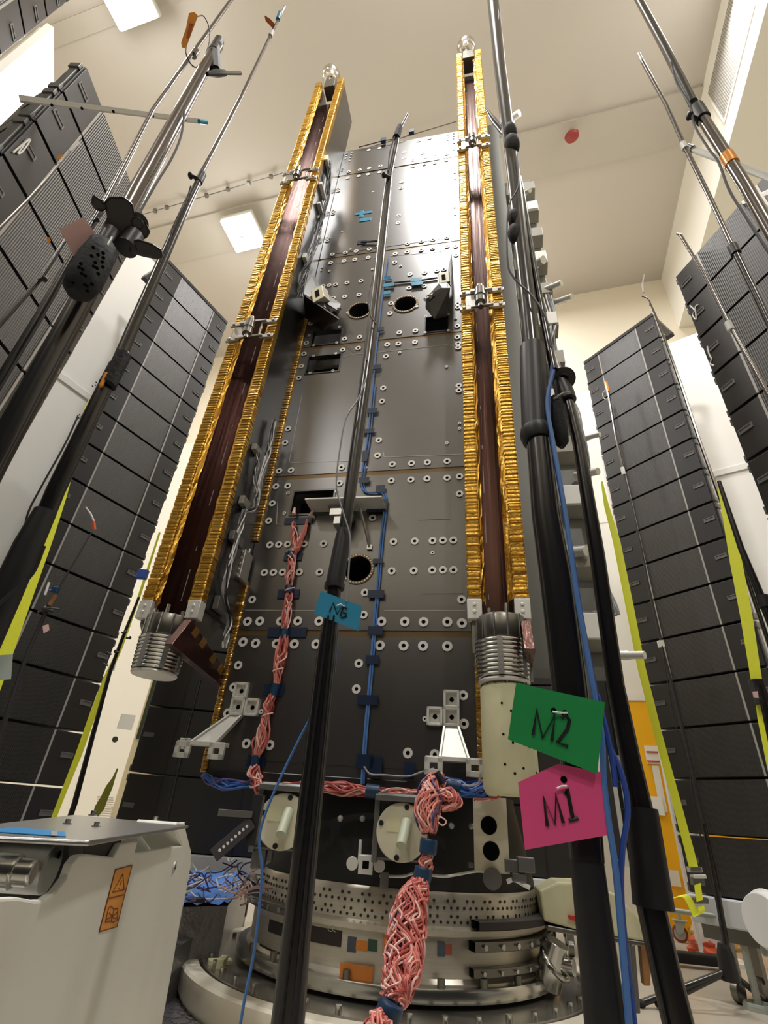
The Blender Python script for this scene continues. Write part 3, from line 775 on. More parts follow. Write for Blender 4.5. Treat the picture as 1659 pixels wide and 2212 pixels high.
for (x0, y0, x1, y1, m) in ((545,958,553,988,'grey_box'), (518,1070,527,1104,'grey_box'), (497,1145,512,1186,'rig_metal'), (464,1286,476,1330,'rig_metal'), (700,345,712,372,'alu_light'), (688,398,699,430,'white_box'), (684,440,692,462,'alu_light'), (652,556,664,576,'alu_light')):
    A_ = uq(x0, y0, .0); B_ = uq(x1, y1, .0)
    p0, p1 = sorted(((A_-SO).dot(sn), (B_-SO).dot(sn))); z0, z1 = sorted(((A_-SO).z, (B_-SO).z))
    sp(SB().sbox(.0, .035, p0, max(p1, p0+.03), z0, z1), 'flank_box', m, wings[1], .003)
A_ = uq(530, 1225, 0); z_ = (A_-SO).z
mb = SB(); mb.sbox(-.06, .02, .02, .13, z_-.11, z_+.09)
cb = sp(mb, 'connector_block', 'alu', None, .006)
mb = SB()
for k in range(5):
    for j in range(2): mb.cyl(S(-.045+.04*j, .13, z_-.09+.04*k), S(-.045+.04*j, .15, z_-.09+.04*k), .012, n=10)
for k in range(3): mb.cyl(S(-.05+.03*k, .07, z_+.09), S(-.05+.03*k, .07, z_+.12), .011, n=8)
sp(mb, 'connector', 'steel', cb)
# ------------------------------------------------------------------ face fittings
def vane(mb, pts, th=.012):                  # bent sheet given by (px, py, stand-off) corners
    Q = [sq(x, y, p) for x, y, p in pts]; n = (Q[1]-Q[0]).cross(Q[2]-Q[0]).normalized(); return mb.prism(Q, n*th)
def fitting(plates, head, pins):
    mb = SB(); vane(mb, plates[0]); b = sp(mb, 'sensor_bracket', 'cfrp', None, .0015)
    for q in plates[1:]: sp(vane(SB(), q), 'bracket_plate', 'cfrp', b, .0015)
    hd = [sq(x, y, p) for x, y, p in head]; mb = SB(); mb.obox(hd[0], hd[1]-hd[0], hd[2]-hd[0], hd[3]-hd[0]); h_ = sp(mb, 'sensor_head', 'beige_disc', b, .006)
    c = hd[0]+(hd[1]-hd[0])*.5+(hd[2]-hd[0])*.5; n = (hd[1]-hd[0]).cross(hd[2]-hd[0]).normalized()
    if n.dot(EYE-c) < 0: n = -n
    mb = SB(); mb.obox(hd[0].lerp(hd[1], .3).lerp(hd[2].lerp(hd[2]+hd[1]-hd[0], .3), .25)+n*.001, (hd[1]-hd[0])*.35, (hd[2]-hd[0])*.5, n*.002); sp(mb, 'sensor_window', 'hole_black', h_)
    for (a, c_) in pins:
        mb = SB(); mb.cyl(sq(*a), sq(*c_), .014, n=12); sp(mb, 'bracket_pin', 'steel', b)
fitting([[(666,584,.03),(655,637,.26),(703,668,.20),(686,610,.04)], [(655,637,.26),(732,690,.24),(697,715,.0),(660,690,.0)], [(694,624,.05),(736,656,.10),(732,672,.16),(697,650,.16)], [(703,668,.12),(732,672,.16),(722,690,.10),(700,690,.05)]],
        [(676,654,.27),(701,640,.27),(671,628,.27),(690,665,.12)], [((712,671,.14),(716,671,.17)), ((730,668,.14),(734,668,.17))])
fitting([[(975,544,.02),(964,608,.18),(975,622,.20),(979,600,.03)], [(920,640,.16),(952,622,.22),(972,622,.22),(966,684,.0),(938,690,.0),(919,666,.04)], [(921,643,.10),(948,612,.14),(956,622,.18),(926,650,.16)], [(960,560,.0),(976,560,.0),(976,620,.0),(966,640,.0)]],
        [(948,612,.22),(972,608,.22),(946,590,.22),(952,612,.08)], [((926,644,.17),(918,647,.2)), ((936,637,.17),(930,640,.2))])
# shelf with two legs
(ua, za), (ub, zb) = fp(664, 1090, .10), fp(828, 1085, .10)
mb = SB(); mb.obox(S(ua, 0, za), S(ub, 0, zb)-S(ua, 0, za), sn*.16, ZZ*.012); sh = sp(mb, 'shelf_plate', 'alu_light', None, .002)
for (x0, y0, x1, y1) in ((711,1093,731,1150), (776,1091,798,1182)):
    A_ = sq(x0, y0, .10); B_ = sq(x1, y1, .01); mb = SB(); mb.tube([A_, B_], .009, 6); mb.cbox(B_, su*.016, sn*.004, ZZ*.016); sp(mb, 'shelf_leg', 'alu', sh)
um, zm = fp(738, 1100, .1); mb = SB(); mb.sbox(um-.07, um+.07, .03, .13, zm-.06, zm-.006); mb.sbox(um-.04, um+.05, .05, .12, zm-.12, zm-.06); sp(mb, 'shelf_clamp', 'alu', sh, .004)
# lifting brackets near the foot of the face
def lift(px, py, lean):
    u, z = fp(px, py)                           # centre of the three-hole head
    w = .045; mb = SB()
    heads = [(0, .0), (0, .085), (.085 if lean else -.085, 0)]
    for (du, dz) in heads:
        a, b, c, d = u+du-w*.9, u+du+w*.9, z+dz-w, z+dz+w; g = .012
        for (x0,x1,y0,y1) in ((a,b,d-g,d), (a,b,c,c+g), (a,a+g,c,d), (b-g,b,c,d)): mb.sbox(x0, x1, .0, .03, y0, y1)
        mb.sbox(a, b, .0, .008, c, d); mb.disc(S(u+du, .008, z+dz), sn, .012, .003, 12, 1)
    du = -.10 if lean else .02
    z1 = z-.20; uc2 = u+du
    # tapering web out to the foot
    for (ta, ba) in ((-.035, -.085), (.035, .085)):
        mb.prism([S(u+ta-.006, .0, z-.045), S(u+ta+.006, .0, z-.045), S(uc2+ba*.8+.006, .10, z1), S(uc2+ba*.8-.006, .10, z1)], sn*.035)
    mb.prism([S(u-.035, .012, z-.045), S(u+.035, .012, z-.045), S(uc2+.066, .112, z1), S(uc2-.066, .112, z1)], sn*.008)
    # foot: channel with two square eyes
    mb.sbox(uc2-.135, uc2+.135, .09, .14, z1-.015, z1+.005)
    for q in (-.095, .095):
        a, b, c, d = uc2+q-.042, uc2+q+.042, z1-.075, z1+.0; g = .024
        for (x0,x1,y0,y1) in ((a,b,d-g,d), (a,b,c,c+g), (a,a+g,c,d), (b-g,b,c,d)): mb.sbox(x0, x1, .125, .145, y0, y1)
    sp(mb, 'lifting_bracket', ['alu_light', 'hole_black'], None, .002)
lift(516, 1528, True); lift(976, 1550, False)
# ------------------------------------------------------------------ equipment wall right of the right wing
mb = SB(); mb.sbox(1.69, 1.86, -.30, -.1, .75, 7.25); sp(mb, 'side_panel', 'grey_panel', None, .004)
mb = SB(); mb.sbox(1.86, 2.20, -.52, -.47, .62, 6.6); sp(mb, 'equipment_panel', 'grey_panel', None, .004)
zc = .95
i = 0
while zc < 6.4:
    u0 = 2.02; mb = SB()
    mb.prism([S(u0, -.47, zc), S(u0, -.36, zc+.05), S(u0, -.36, zc+.20), S(u0, -.47, zc+.27)], su*.2); mb.sbox(1.9, 2.0, -.47, -.38, zc+.02, zc+.2)
    eb = sp(mb, 'equipment_box', 'grey_box', None, .004)
    if i % 2 == 0: sp(SB().sbox(u0+.03, u0+.19, -.36, -.33, zc+.045, zc+.2), 'box_lid', 'white_box', eb, .004)
    zc += .47; i += 1
for (x0, y0, x1, y1, w) in ((1095,266,1122,244,14), (1126,421,1145,411,9), (1150,575,1174,561,17), (1173,630,1213,611,13), (1208,652,1236,640,12), (1250,952,1296,938,11), (1256,1026,1292,1018,16), (1224,1196,1266,1190,22), (1335,1416,1393,1415,16)):
    A_ = sq(x0, y0, -.42); B_ = sq(x1, y1, -.30); r = rad(A_, w)
    mb = SB(); mb.cyl(A_-su*.04, B_, r, n=14); mb.cyl(A_, A_+(B_-A_)*.45, r*1.2, n=14); sp(mb, 'guide_pin', 'alu_light')
mb = SB()
for k in range(3):
    pts = [sq(x+4*k, y, -.36) for x, y in ((1178,640),(1192,690),(1186,740),(1200,790),(1222,850),(1240,900),(1262,1000),(1270,1080),(1300,1250),(1325,1330))]
    bundle(mb, pts, .02, 4, .006, 12, 5, 3, .3, 20+k)
sp(mb, 'equipment_cable', ['grey_wire', 'dark_wire', 'white_wire'])
# slotted bright brackets low on the right
for (x0, x1) in ((1314, 1330), (1332, 1347)):
    A_ = fp(x0, 1632, -.3); B_ = fp(x1+10, 1870, -.3)
    r_ = []; n = 4
    z1_, z0_ = A_[1], B_[1]; 
    for k in range(n): 
        zz = z0_+(z1_-z0_)*(k+.5)/n; r_.append((A_[0]+.02, A_[0]+.045, zz-.06, zz+.06))
    mb = SB()
    mb.splate(A_[0], A_[0]+.06, z0_, z1_, -.31, -.3, r_); sp(SB().sbox(A_[0]+.005, A_[0]+.055, -.5, -.33, z0_+.02, .75), 'strip_backing', 'cfrp_dark'); sp(mb, 'slotted_strip', 'alu_light')
# ------------------------------------------------------------------ cone under the body
AX = V((.245, 3.55, CZ))
mb = SB(); mb.sbox(0, 1.44, -1.2, .0, .12, .172); sp(mb, 'base_plate', 'cfrp_dark', None, .004)
mb = SB(); mb.lathe(AX, [(.0,.15),(.67,.15),(.672,.11),(.755,-.235),(.75,-.26)][::-1], 96); sp(mb, 'cone', 'cone_black')
mb = SB()
for (px, py) in ((735,1768),(783,1768),(975,1784),(1018,1785),(1085,1782)):
    q = at_d(px, py, 2.83); mb.sphere(q, .014, 10, 6)
sp(mb, 'cone_fastener', 'strip_alu')
def cover(px, py, r, sgn):
    c = at_d(px, py, 2.62); n = (EYE-c); n.z = 0.05; n.normalize(); x_ = ZZ.cross(n).normalized(); y_ = n.cross(x_)
    mb = SB(); mb.cbox(c-n*.09+y_*.02, x_*.12, n*.06, y_*.13); mt = sp(mb, 'sensor_mount', 'cfrp_dark', None, .01)
    mb = SB(); mb.cbox(c-n*.05+x_*.105, x_*.012, n*.04, y_*.13); mb.cbox(c-n*.05-x_*.115, x_*.012, n*.04, y_*.12); mb.cbox(c-n*.02+y_*.125, x_*.125, n*.05, y_*.012); sp(mb, 'mount_frame', 'rig_metal', mt, .003)
    mb = SB(); mb.cyl(c-n*.01, c+n*.012, r, n=40); sp(mb, 'round_cover', 'beige_disc', mt, .003)
    mb = SB()
    for t in (.25*PI+.6, .75*PI+.5, 1.25*PI+.6, 1.75*PI+.5): mb.disc(c+n*.012+(x_*math.cos(t)+y_*math.sin(t))*r*.86, n, .011, .003, 12)
    sp(mb, 'cover_screw', 'ink', mt)
    mb = SB(); mb.cyl(c+n*.012+y_*.04+x_*.02, c+n*.10-y_*.05+x_*.0, .022, n=20); sp(mb, 'cover_handle', 'frosted', mt)
    mb = SB(); mb.cbox(c+n*.0125-x_*.04+y_*.025, x_*.028, n*.001, y_*.028); sp(mb, 'cover_tape', 'cream_cyl', mt)
cover(611, 1774, .108, -1); cover(868, 1797, .112, 1)
# strap plate with two round holes
c = at_d(1060, 1800, 2.72); n_ = (EYE-c); n_.z = 0; n_.normalize(); x_ = ZZ.cross(n_); 
top = at_pl(1056, 1722, c, n_).z-c.z; bot = at_pl(1064, 1885, c, n_).z-c.z
mb = SB(); w_ = .075
ring_pts = []
for (hx, hy) in ((1056,1783),(1061,1838)):
    h = at_pl(hx, hy, c, n_); mb.disc(h+n_*.006, n_, .036, .002, 28, 1)
mb.cbox(c+ZZ*(top+bot)/2, x_*w_, n_*.006, ZZ*(top-bot)/2)
mb.cyl(c+ZZ*(bot-.02)+n_*.006, c+ZZ*(bot-.02)+n_*.03, .04, n=24, mi=2)
sp(mb, 'strap_plate', ['beige_disc', 'hole_black', 'rig_metal'], None, 0)
# little clamp on the cone
c = at_d(790, 1867, 2.72); n_ = (EYE-c); n_.z = 0; n_.normalize(); x_ = ZZ.cross(n_)
mb = SB(); mb.cbox(c, x_*.032, n_*.03, ZZ*.035); mb.cyl(c-x_*.06, c-x_*.06+n_*.02, .026, n=16); mb.cyl(c+x_*.06, c+x_*.06+n_*.02, .026, n=16)
for s_ in (-.03, .03): mb.cyl(c+x_*s_, c+x_*s_+ZZ*.09, .008, n=8)
mb.cbox(c+n_*.031, x_*.014, n_*.002, ZZ*.014, 1); sp(mb, 'cone_clamp', ['alu_light', 'hole_black'], None, .003)
# cables clipped round the cone
mb = SB()
mb.tube(smoothpath([at_d(x, y, 2.74) for x, y in ((820,1892),(870,1893),(900,1886),(960,1893),(1030,1882),(1060,1888))], 6), .006, 6)
mb.tube(smoothpath([at_d(x, y, 2.72) for x, y in ((1095,1905),(1110,1900),(1130,1910),(1145,1918))], 6), .01, 6)
sp(mb, 'cone_cable', 'white_wire')
mb = SB()
for (x, y, w, h) in ((1105,1870,.05,.03),(1135,1868,.06,.035),(1120,1895,.05,.02),(1016,1868,.02,.012),(830,1902,.03,.04),(560,1852,.05,.05),(575,1800,.03,.05),(585,1838,.02,.05)):
    q = at_d(x, y, 2.72); mb = SB(); mb.cbox(q, V((w*.6,0,0)), V((0,.02,0)), ZZ*h*.8); sp(mb, 'cone_box', 'rig_metal', None, .004)
# slotted arms sticking out on the left of the cone
mb = SB(); a_ = at_d(545, 1775, 2.5); b_ = at_d(462, 1848, 2.42); e = b_-a_; s2 = e.cross(EYE-a_).normalized()
mb.obox(a_-s2*.025, e, s2*.05, (EYE-a_).normalized()*.03)
for k in range(8): mb.disc(a_+e*(.15+.1*k)+(EYE-a_).normalized()*.03, EYE-a_, .006, .002, 8, 1)
a_ = at_d(545, 1760, 2.5); b_ = at_d(472, 1755, 2.42); e = b_-a_; s2 = e.cross(EYE-a_).normalized()
mb.obox(a_-s2*.012, e, s2*.024, (EYE-a_).normalized()*.03, 2)
mb.cbox(at_d(552, 1770, 2.52), V((.02,0,0)), V((0,.03,0)), ZZ*.09)
sp(mb, 'slotted_arm', ['black_plastic', 'insert_white', 'rig_metal'], None, .002)
# ================================================================== clamp ring, turntable, wiring
AZ = V((AX.x, AX.y, 0))
def cylq(px, py, r):                          # point on the vertical cylinder of radius r about the ring axis
    d = ray(px, py); ax = V((AX.x, AX.y)); dx = V((d.x, d.y)); A = dx.dot(dx); B = -2*dx.dot(ax); C = ax.dot(ax)-r*r
    D = max(0, B*B-4*A*C); return EYE+d*((-B-math.sqrt(D))/(2*A))
RNG = thing('adapter_ring', 'stainless perforated adapter ring under the black cone', 'ring', AZ+ZZ*(CZ-.63))
mb = MB(); mb.lathe(AX, [(.70,-.255),(.757,-.255),(.765,-.27),(.768,-.375),(.80,-.385),(.80,-.405),(.70,-.405)][::-1], 128); mb.build('perforated_band', 'ring_steel', RNG)
mb = MB()
for k in range(150):
    t = 2*PI*k/150
    if math.sin(t) > .45: continue
    for j, z in enumerate((-.285, -.31, -.34, -.36)):
        if j % 2 == 0 and k % 3 == 0: continue
        tt = t+(.5*2*PI/150 if j in (1, 2) else 0); n = V((math.cos(tt), math.sin(tt), 0))
        mb.disc(AX+n*.7665+ZZ*z, n, .0062, .0022, 10)
stuff(mb.build('band_holes', 'sticker_dark', RNG))
mb = MB(); mb.lathe(AX, [(.70,-.405),(.775,-.405),(.778,-.415),(.778,-.545),(.795,-.56),(.80,-.61),(.70,-.61)][::-1], 128); mb.build('lower_band', 'ring_steel', RNG)
mb = MB(); mb.lathe(AX, [(.77,-.565),(.835,-.565),(.84,-.575),(.84,-.612),(.77,-.612)][::-1], 128); mb.build('foot_flange', 'steel', RNG)
# clamp segments with bolts on the right-hand side
def seg(a0, a1, r0, r1, z0, z1, m, name, bolts=0, br=.011):
    mb = MB(); mb.lathe(AX, [(r0,z0),(r1,z0),(r1,z1),(r0,z1),(r0,z0)], 40, 0, None, a0, a1)
    o = mb.build(name, m, RNG, .003)
    if bolts:
        mb = MB()
        for k in range(bolts):
            t = a0+(a1-a0)*(k+.5)/bolts; n = V((math.cos(t), math.sin(t), 0))
            mb.cyl(AX+n*r1+ZZ*(z0+z1)/2, AX+n*(r1+.012)+ZZ*(z0+z1)/2, br, n=8)
        stuff(mb.build('clamp_bolts', 'steel', o))
    return o
seg(-1.2, .9, .778, .845, -.375, -.345, 'sticker_dark', 'clamp_flange')
seg(-1.22, .6, .78, .835, -.45, -.415, 'steel_dark', 'clamp_segment', 16)
seg(-1.22, .6, .78, .82, -.535, -.505, 'steel_dark', 'clamp_segment', 16, .008)
seg(2.7, 4.0, .765, .83, -.40, -.365, 'steel_dark', 'clamp_segment', 12)
mb = MB(); t = -.62; n = V((math.cos(t), math.sin(t), 0)); q = AX+n*.87+ZZ*(-.51)
mb.cyl(q-ZZ*.08-n*.05, q+ZZ*.08+n*.02, .07, .055, 24); mb.torus(q-ZZ*.0, .07, .012, (n+ZZ).normalized()); mb.cyl(q+n*.03, q+n*.09, .035, n=16)
mb.build('release_actuator', 'steel', RNG, .002)
def decal(name, m, px0, py0, px1, py1, r, parent=RNG, th=.002):
    a = cylq(px0, py0, r); b = cylq(px1, py1, r)
    A0 = math.atan2(a.y-AX.y, a.x-AX.x); A1 = math.atan2(b.y-AX.y, b.x-AX.x); z1, z0 = sorted((a.z-AX.z, b.z-AX.z), reverse=True)
    A0, A1 = sorted((A0, A1)); mb = MB(); mb.lathe(AX, [(r-.001,z0),(r+th,z0),(r+th,z1),(r-.001,z1),(r-.001,z0)], 10, 0, None, A0, A1)
    return mb.build(name, m, parent)
for (m, x0, y0, x1, y1) in (('sticker_dark',583,1985,640,2032), ('sticker_dark',664,1997,736,2046), ('sticker_dark',562,2038,606,2104), ('sticker_orange',736,2078,804,2128), ('sticker_orange',828,2020,856,2068), ('sticker_grey',752,2022,768,2058), ('sticker_orange',770,2030,794,2056), ('sticker_green',796,2028,814,2056), ('sticker_grey',945,2034,961,2066), ('sticker_red',962,2040,976,2062)):
    decal('sticker', m, x0, y0, x1, y1, .7795 if y1 < 2105 else .80)
def stroke(pts_px, fn, w, m, parent, name='lettering'):
    mb = MB()
    for L in pts_px: mb.tube([fn(x, y) for x, y in L], w, 5)
    return mb.build(name, m, parent)
fn = lambda x, y: cylq(x, y, .7825)
stroke([[(717,1999),(711,2001),(708,2006),(711,2011),(717,2012)], [(724,2000),(719,2004),(719,2010),(724,2013)], [(719,2006),(723,2007)], [(676,1998),(692,2001)]], fn, .0014, 'white_wire', RNG)
mb = MB()
for k in range(14):
    t = -2.6+.24*k; n = V((math.cos(t), math.sin(t), 0)); mb.cyl(AX+n*.818+ZZ*(-.612), AX+n*.818+ZZ*(-.535), .016, n=10)
stuff(mb.build('foot_bolts', 'steel_dark', RNG))
TT = thing('turntable', 'round turntable with white rim and polished plate under the adapter ring', 'turntable', AZ)
mb = MB(); mb.lathe(AX, [(.60,-.63),(1.00,-.63),(1.00,-.70),(.60,-.70)][::-1], 128); mb.build('polished_plate', 'ring_plate', TT)
mb = MB(); mb.lathe(AX, [(1.012,-.70),(1.012,-.64),(1.02,-.632),(1.085,-.632),(1.095,-.642),(1.095,-.72),(1.02,-.84),(1.012,-.84)][::-1], 128); mb.build('white_rim', 'ring_white', TT)
mb = MB(); mb.lathe(AX, [(0,-.7),(1.012,-.7),(1.012,-.85),(0,-.85)][::-1], 96); mb.build('pedestal', 'sticker_dark', TT)
for k in range(44):
    t = 2*PI*k/44; 
    if math.sin(t) > .6: continue
    n = V((math.cos(t), math.sin(t), 0)); mb = MB(); mb.cyl(AX+n*.955+ZZ*(-.63), AX+n*.955+ZZ*(-.612), .013, n=10); mb.build('plate_bolt', 'steel', TT)
mb = MB(); a = at_z(475, 2080, CZ-.628); mb.cbox(a, V((.05,.02,0)), V((-.01,.03,0)), ZZ*.012); mb.cbox(a+V((.02,-.05,0)), V((.015,.0,0)), V((0,.05,0)), ZZ*.03); mb.build('angle_plate', 'cream_cyl', TT)
# ---------------------------------------------------------------- wiring
PW = ['pink_wire', 'red_wire', 'pale_wire', 'pink_wire']
def wirething(name, label, cat, P0): return thing(name, label, cat, P0)
def band(path_pts, r, m, parent, name='tape_band'):
    mb = MB(); mb.tube(smoothpath(path_pts, 4), r, 14); return mb.build(name, m, parent)
def wires(pts, R, n, r, tw, seg_, par, sd, mats=PW, k=5, name='wire_strands', jit=.3):
    tw *= .55
    return stuff(bundle(MB(), pts, R, n, r, tw, seg_, len(mats), jit, sd, k).build(name, mats, par))
fq = lambda x, y, p=.03: sq(x, y, p)
t = wirething('face_harness', 'braided pink wire harness taped down the left of the dark front face', 'wire harness', fq(625,1260))
wires([fq(635,1128), fq(634,1145), fq(636,1165), fq(640,1190)], [.01,.022,.022,.016], 10, .0042, 5, 6, t, 31)
wires([fq(664,1122), fq(656,1150), fq(648,1172), fq(640,1192)], [.008,.018,.018,.014], 9, .0042, 5, 6, t, 32)
wires([fq(640,1188), fq(633,1196), fq(629,1210), fq(626,1240), fq(624,1268)], [.014,.02,.030,.030,.016], 14, .0045, 8, 6, t, 33)
wires([fq(624,1278), fq(622,1305), fq(618,1340), fq(615,1362)], [.016,.028,.028,.014], 14, .0045, 8, 6, t, 34)
wires([fq(614,1372), fq(608,1410), fq(602,1440), fq(597,1478)], [.018,.034,.030,.018], 16, .0048, 8, 6, t, 35)
wires([fq(590,1500), fq(582,1525), fq(576,1545), fq(568,1575), fq(560,1610), fq(553,1635)], [.018,.030,.016,.036,.038,.02], 18, .005, 9, 6, t, 36)
wires([fq(550,1655,.04), fq(550,1675,.05), fq(556,1695,.05), fq(575,1705,.05), fq(610,1706,.05), fq(640,1702,.05), fq(668,1700,.05)], [.02,.034,.034,.03,.032,.036,.03], 20, .005, 8, 7, t, 37)
for (a, b) in (((629,1192),(628,1206)), ((624,1266),(623,1282)), ((616,1360),(613,1376)), ((597,1478),(590,1502)), ((554,1632),(550,1658))):
    band([fq(*a), fq(*b)], .0225, 'tape_teal', t)
for (x, y, w, h) in ((633,1202,.06,.03), (623,1283,.07,.03), (620,1366,.12,.03), (592,1490,.06,.03), (553,1645,.05,.03), (645,1125,.10,.025)):
    A = fq(x, y, .006); mb = MB(); mb.cbox(A, su*w, sn*.002, ZZ*h); mb.build('tape_patch', 'tape_navy', t)
for (x, y) in ((634,1110), (668,1116)):
    A = fq(x, y, .04); mb = MB(); mb.cyl(A, A+ZZ*.05+su*(.02 if x > 650 else 0), .014, .006, 8); mb.build('wire_end', 'pale_wire', t)
for (x, y) in ((637,1185), (600,1447), (578,1544), (626,1273)):
    A = fq(x, y, .05); mb = MB(); mb.tube([A-su*.03-ZZ*.008, A+sn*.012, A+su*.03+ZZ*.01], .004, 6); mb.build('cable_tie', 'pale_wire', t)
t = wirething('base_harness', 'long pink wire harness running along the bottom edge of the dark front face', 'wire harness', fq(800,1705))
wires([fq(x, y, .07) for x, y in ((690,1700),(730,1702),(770,1706),(805,1710),(840,1714),(880,1718),(915,1722),(945,1724))], [.02,.03,.028,.022,.026,.028,.026,.02], 20, .005, 9, 7, t, 41)
band([fq(792,1708,.07), fq(820,1712,.07)], .032, 'tape_teal', t)
t = wirething('blue_wire_bundle', 'blue wire bundle at the lower left corner of the dark front face', 'wire bundle', fq(500,1690))
wires([fq(438,1674), fq(452,1685), fq(480,1692,.05), fq(515,1694,.05), fq(552,1690,.05)], [.012,.02,.03,.028,.016], 16, .0045, 5, 6, t, 42, ['blue_wire', 'blue_wire', 'violet_wire'])
t = wirething('blue_wire_bundle', 'bright blue wire bundle below the right lifting bracket', 'wire bundle', fq(1030,1700))
wires([fq(x, y, .14) for x, y in ((952,1692),(975,1698),(1010,1704),(1045,1705),(1078,1700))], [.02,.035,.035,.034,.022], 26, .005, 4, 6, t, 43, ['blue_wire', 'blue_wire', 'navy_cable'])
band([fq(968,1697,.14), fq(996,1702,.14)], .036, 'tape_teal', t)
wires([fq(x, y, .13) for x, y in ((1025,1718),(1050,1720),(1075,1712),(1095,1702),(1118,1692),(1125,1680))], [.02,.025,.02,.03,.03,.02], 18, .0045, 7, 6, t, 44, PW, name='wire_tails')
for (x, y) in ((1066,1655), (1104,1665)):
    mb = MB(); A = fq(x, y, .44); mb.tube([A, fq(x+1, y+22, .42), fq(x+6, y+42, .36)], .008, 6); mb.build('teal_lead', 'teal_clip', t)
t = wirething('thick_harness', 'thick pink and blue wire harness hanging in front of the steel ring', 'wire harness', at_d(880,1990,2.35))
HP = [((950,1682),2.60),((935,1700),2.54),((928,1725),2.50),((924,1760),2.47),((926,1800),2.46)]
wires([at_d(x, y, d) for (x, y), d in HP], [.03,.05,.055,.055,.03], 64, .0040, 1.8, 7, t, 51, ['violet_wire','pink_wire','pale_wire','pink_wire','pink_wire'], jit=.25)
wires([at_d(x, y, 2.5) for x, y in ((948,1712),(968,1720),(985,1732),(982,1742),(955,1748))], [.02,.035,.03,.02,.012], 24, .0042, 9, 6, t, 52)
wires([at_d(x, y, 2.45) for x, y in ((925,1842),(921,1862),(918,1880))], [.022,.03,.022], 26, .0042, 4, 6, t, 53)
wires([at_d(x, y, d) for (x, y), d in (((911,1902),2.44),((902,1925),2.42),((888,1960),2.38),((878,2010),2.33),((872,2060),2.27),((864,2110),2.21),((852,2150),2.17),((846,2170),2.15))], [.03,.046,.062,.068,.068,.060,.046,.03], 120, .0040, 1.6, 8, t, 54, PW+PW+['violet_wire'], jit=.22)
wires([at_d(x, y, 2.08) for x, y in ((838,2196),(828,2215),(815,2240))], [.03,.05,.05], 30, .0044, 5, 6, t, 55)
for (a, b, d, r) in (((927,1812),(924,1845),2.45,.036), ((916,1874),(910,1905),2.44,.036), ((847,2166),(836,2200),2.12,.040)):
    band([at_d(*a, d), at_d((a[0]+b[0])/2, (a[1]+b[1])/2, d), at_d(*b, d)], [r*.92]+[r]*7+[r*.92], 'tape_teal', t)
mb = MB(); mb.tube(smoothpath([at_d(x, y, 2.44) for x, y in ((944,1762),(958,1768),(964,1776),(956,1783),(946,1776))], 5), .003, 5); mb.build('loose_loop', 'pale_wire', t)
mb = MB(); mb.tube(smoothpath([at_d(x, y, 2.5) for x, y in ((943,1668),(950,1680),(958,1692))], 4), .014, 8); mb.build('hanger_tie', 'black_rubber', t)
# blue cable down the middle of the face
t = wirething('taped_blue_cable', 'thin blue cable taped down the middle of the dark front face', 'cable', fq(800,1200))
cp = [(838,560),(826,640),(818,712),(812,760),(806,830),(800,888),(796,932),(788,985),(781,1030),(784,1058),(800,1064),(824,1064),(830,1080),(829,1110),(824,1150),(820,1195),(815,1260),(808,1340),(802,1420),(796,1490),(788,1580),(784,1640),(781,1694)]
mb = MB(); mb.tube(smoothpath([fq(x, y, .015) for x, y in cp], 5), .0065, 6); mb.tube(smoothpath([fq(x+5, y, .014) for x, y in cp[4:]], 5), .005, 6); mb.build('cable', 'blue_cable', t)
for (x, y, w, h, m) in ((838,600,.06,.035,'tape_blue'),(836,632,.05,.03,'tape_blue'),(820,711,.06,.03,'tape_navy'),(811,793,.07,.03,'tape_navy'),(803,887,.07,.03,'tape_navy'),(796,931,.07,.025,'tape_navy'),(788,985,.03,.06,'tape_navy'),(786,1037,.06,.03,'tape_navy'),(822,1056,.05,.035,'tape_navy'),(815,1092,.11,.06,'tape_navy'),(816,1212,.05,.02,'tape_navy'),(812,1283,.08,.03,'tape_navy'),(811,1362,.07,.03,'tape_navy'),(804,1425,.06,.03,'tape_navy'),(794,1512,.09,.03,'tape_navy'),(788,1645,.07,.04,'tape_navy'),(812,1655,.05,.05,'tape_navy'),(884,1665,.04,.045,'tape_navy')):
    A = fq(x, y, .0215); mb = MB(); mb.cbox(A, su*w*.62, sn*.0025, ZZ*h*.8); mb.build('tape_patch', m, t)
mb = MB(); mb.tube(smoothpath([fq(x, y, .03) for x, y in ((786,1656),(800,1672),(830,1674),(880,1677),(910,1668),(938,1660))], 6), .005, 6); mb.tube(smoothpath([fq(x, y, .2) for x, y in ((1037,1672),(1035,1690),(1022,1697),(1000,1696))], 6), .005, 6); mb.build('branch_lead', 'grey_wire', t)
t = wirething('dark_lead', 'short dark lead taped between the upper face and the right sensor bracket', 'cable', fq(880,610))
mb = MB(); mb.tube(smoothpath([fq(x, y, .012) for x, y in ((818,625),(830,612),(850,611),(880,608),(905,606),(945,600))], 6), .008, 6); mb.build('lead', 'dark_wire', t)
for (x, y) in ((832,601), (840,615), (899,604), (901,612)):
    mb = MB(); mb.cbox(fq(x, y, .022), su*.05, sn*.002, ZZ*.025); mb.build('tape_patch', 'tape_blue', t)
for (x, y, lab) in ((785, 460, 'scraps of blue tape on the upper part of the face'), (786, 523, 'short taped wire end below the blue tape scraps on the face')):
    t = wirething('tape_scrap', lab, 'tape', fq(x, y))
    for (dx, dy, w, h) in ((0,0,.09,.02), (-4,2,.02,.06), (4,14,.06,.03)) if y < 500 else ((-4,0,.05,.03),):
        mb = MB(); mb.cbox(fq(x+dx, y+dy, .006), su*w, sn*.002, ZZ*h); mb.build('strip', 'tape_blue' if y < 500 else 'tape_navy', t)
    if y > 500:
        mb = MB(); mb.tube([fq(780,523,.02), fq(800,522,.02), fq(825,519,.03)], .01, 6); mb.build('wire_end', 'dark_wire', t)
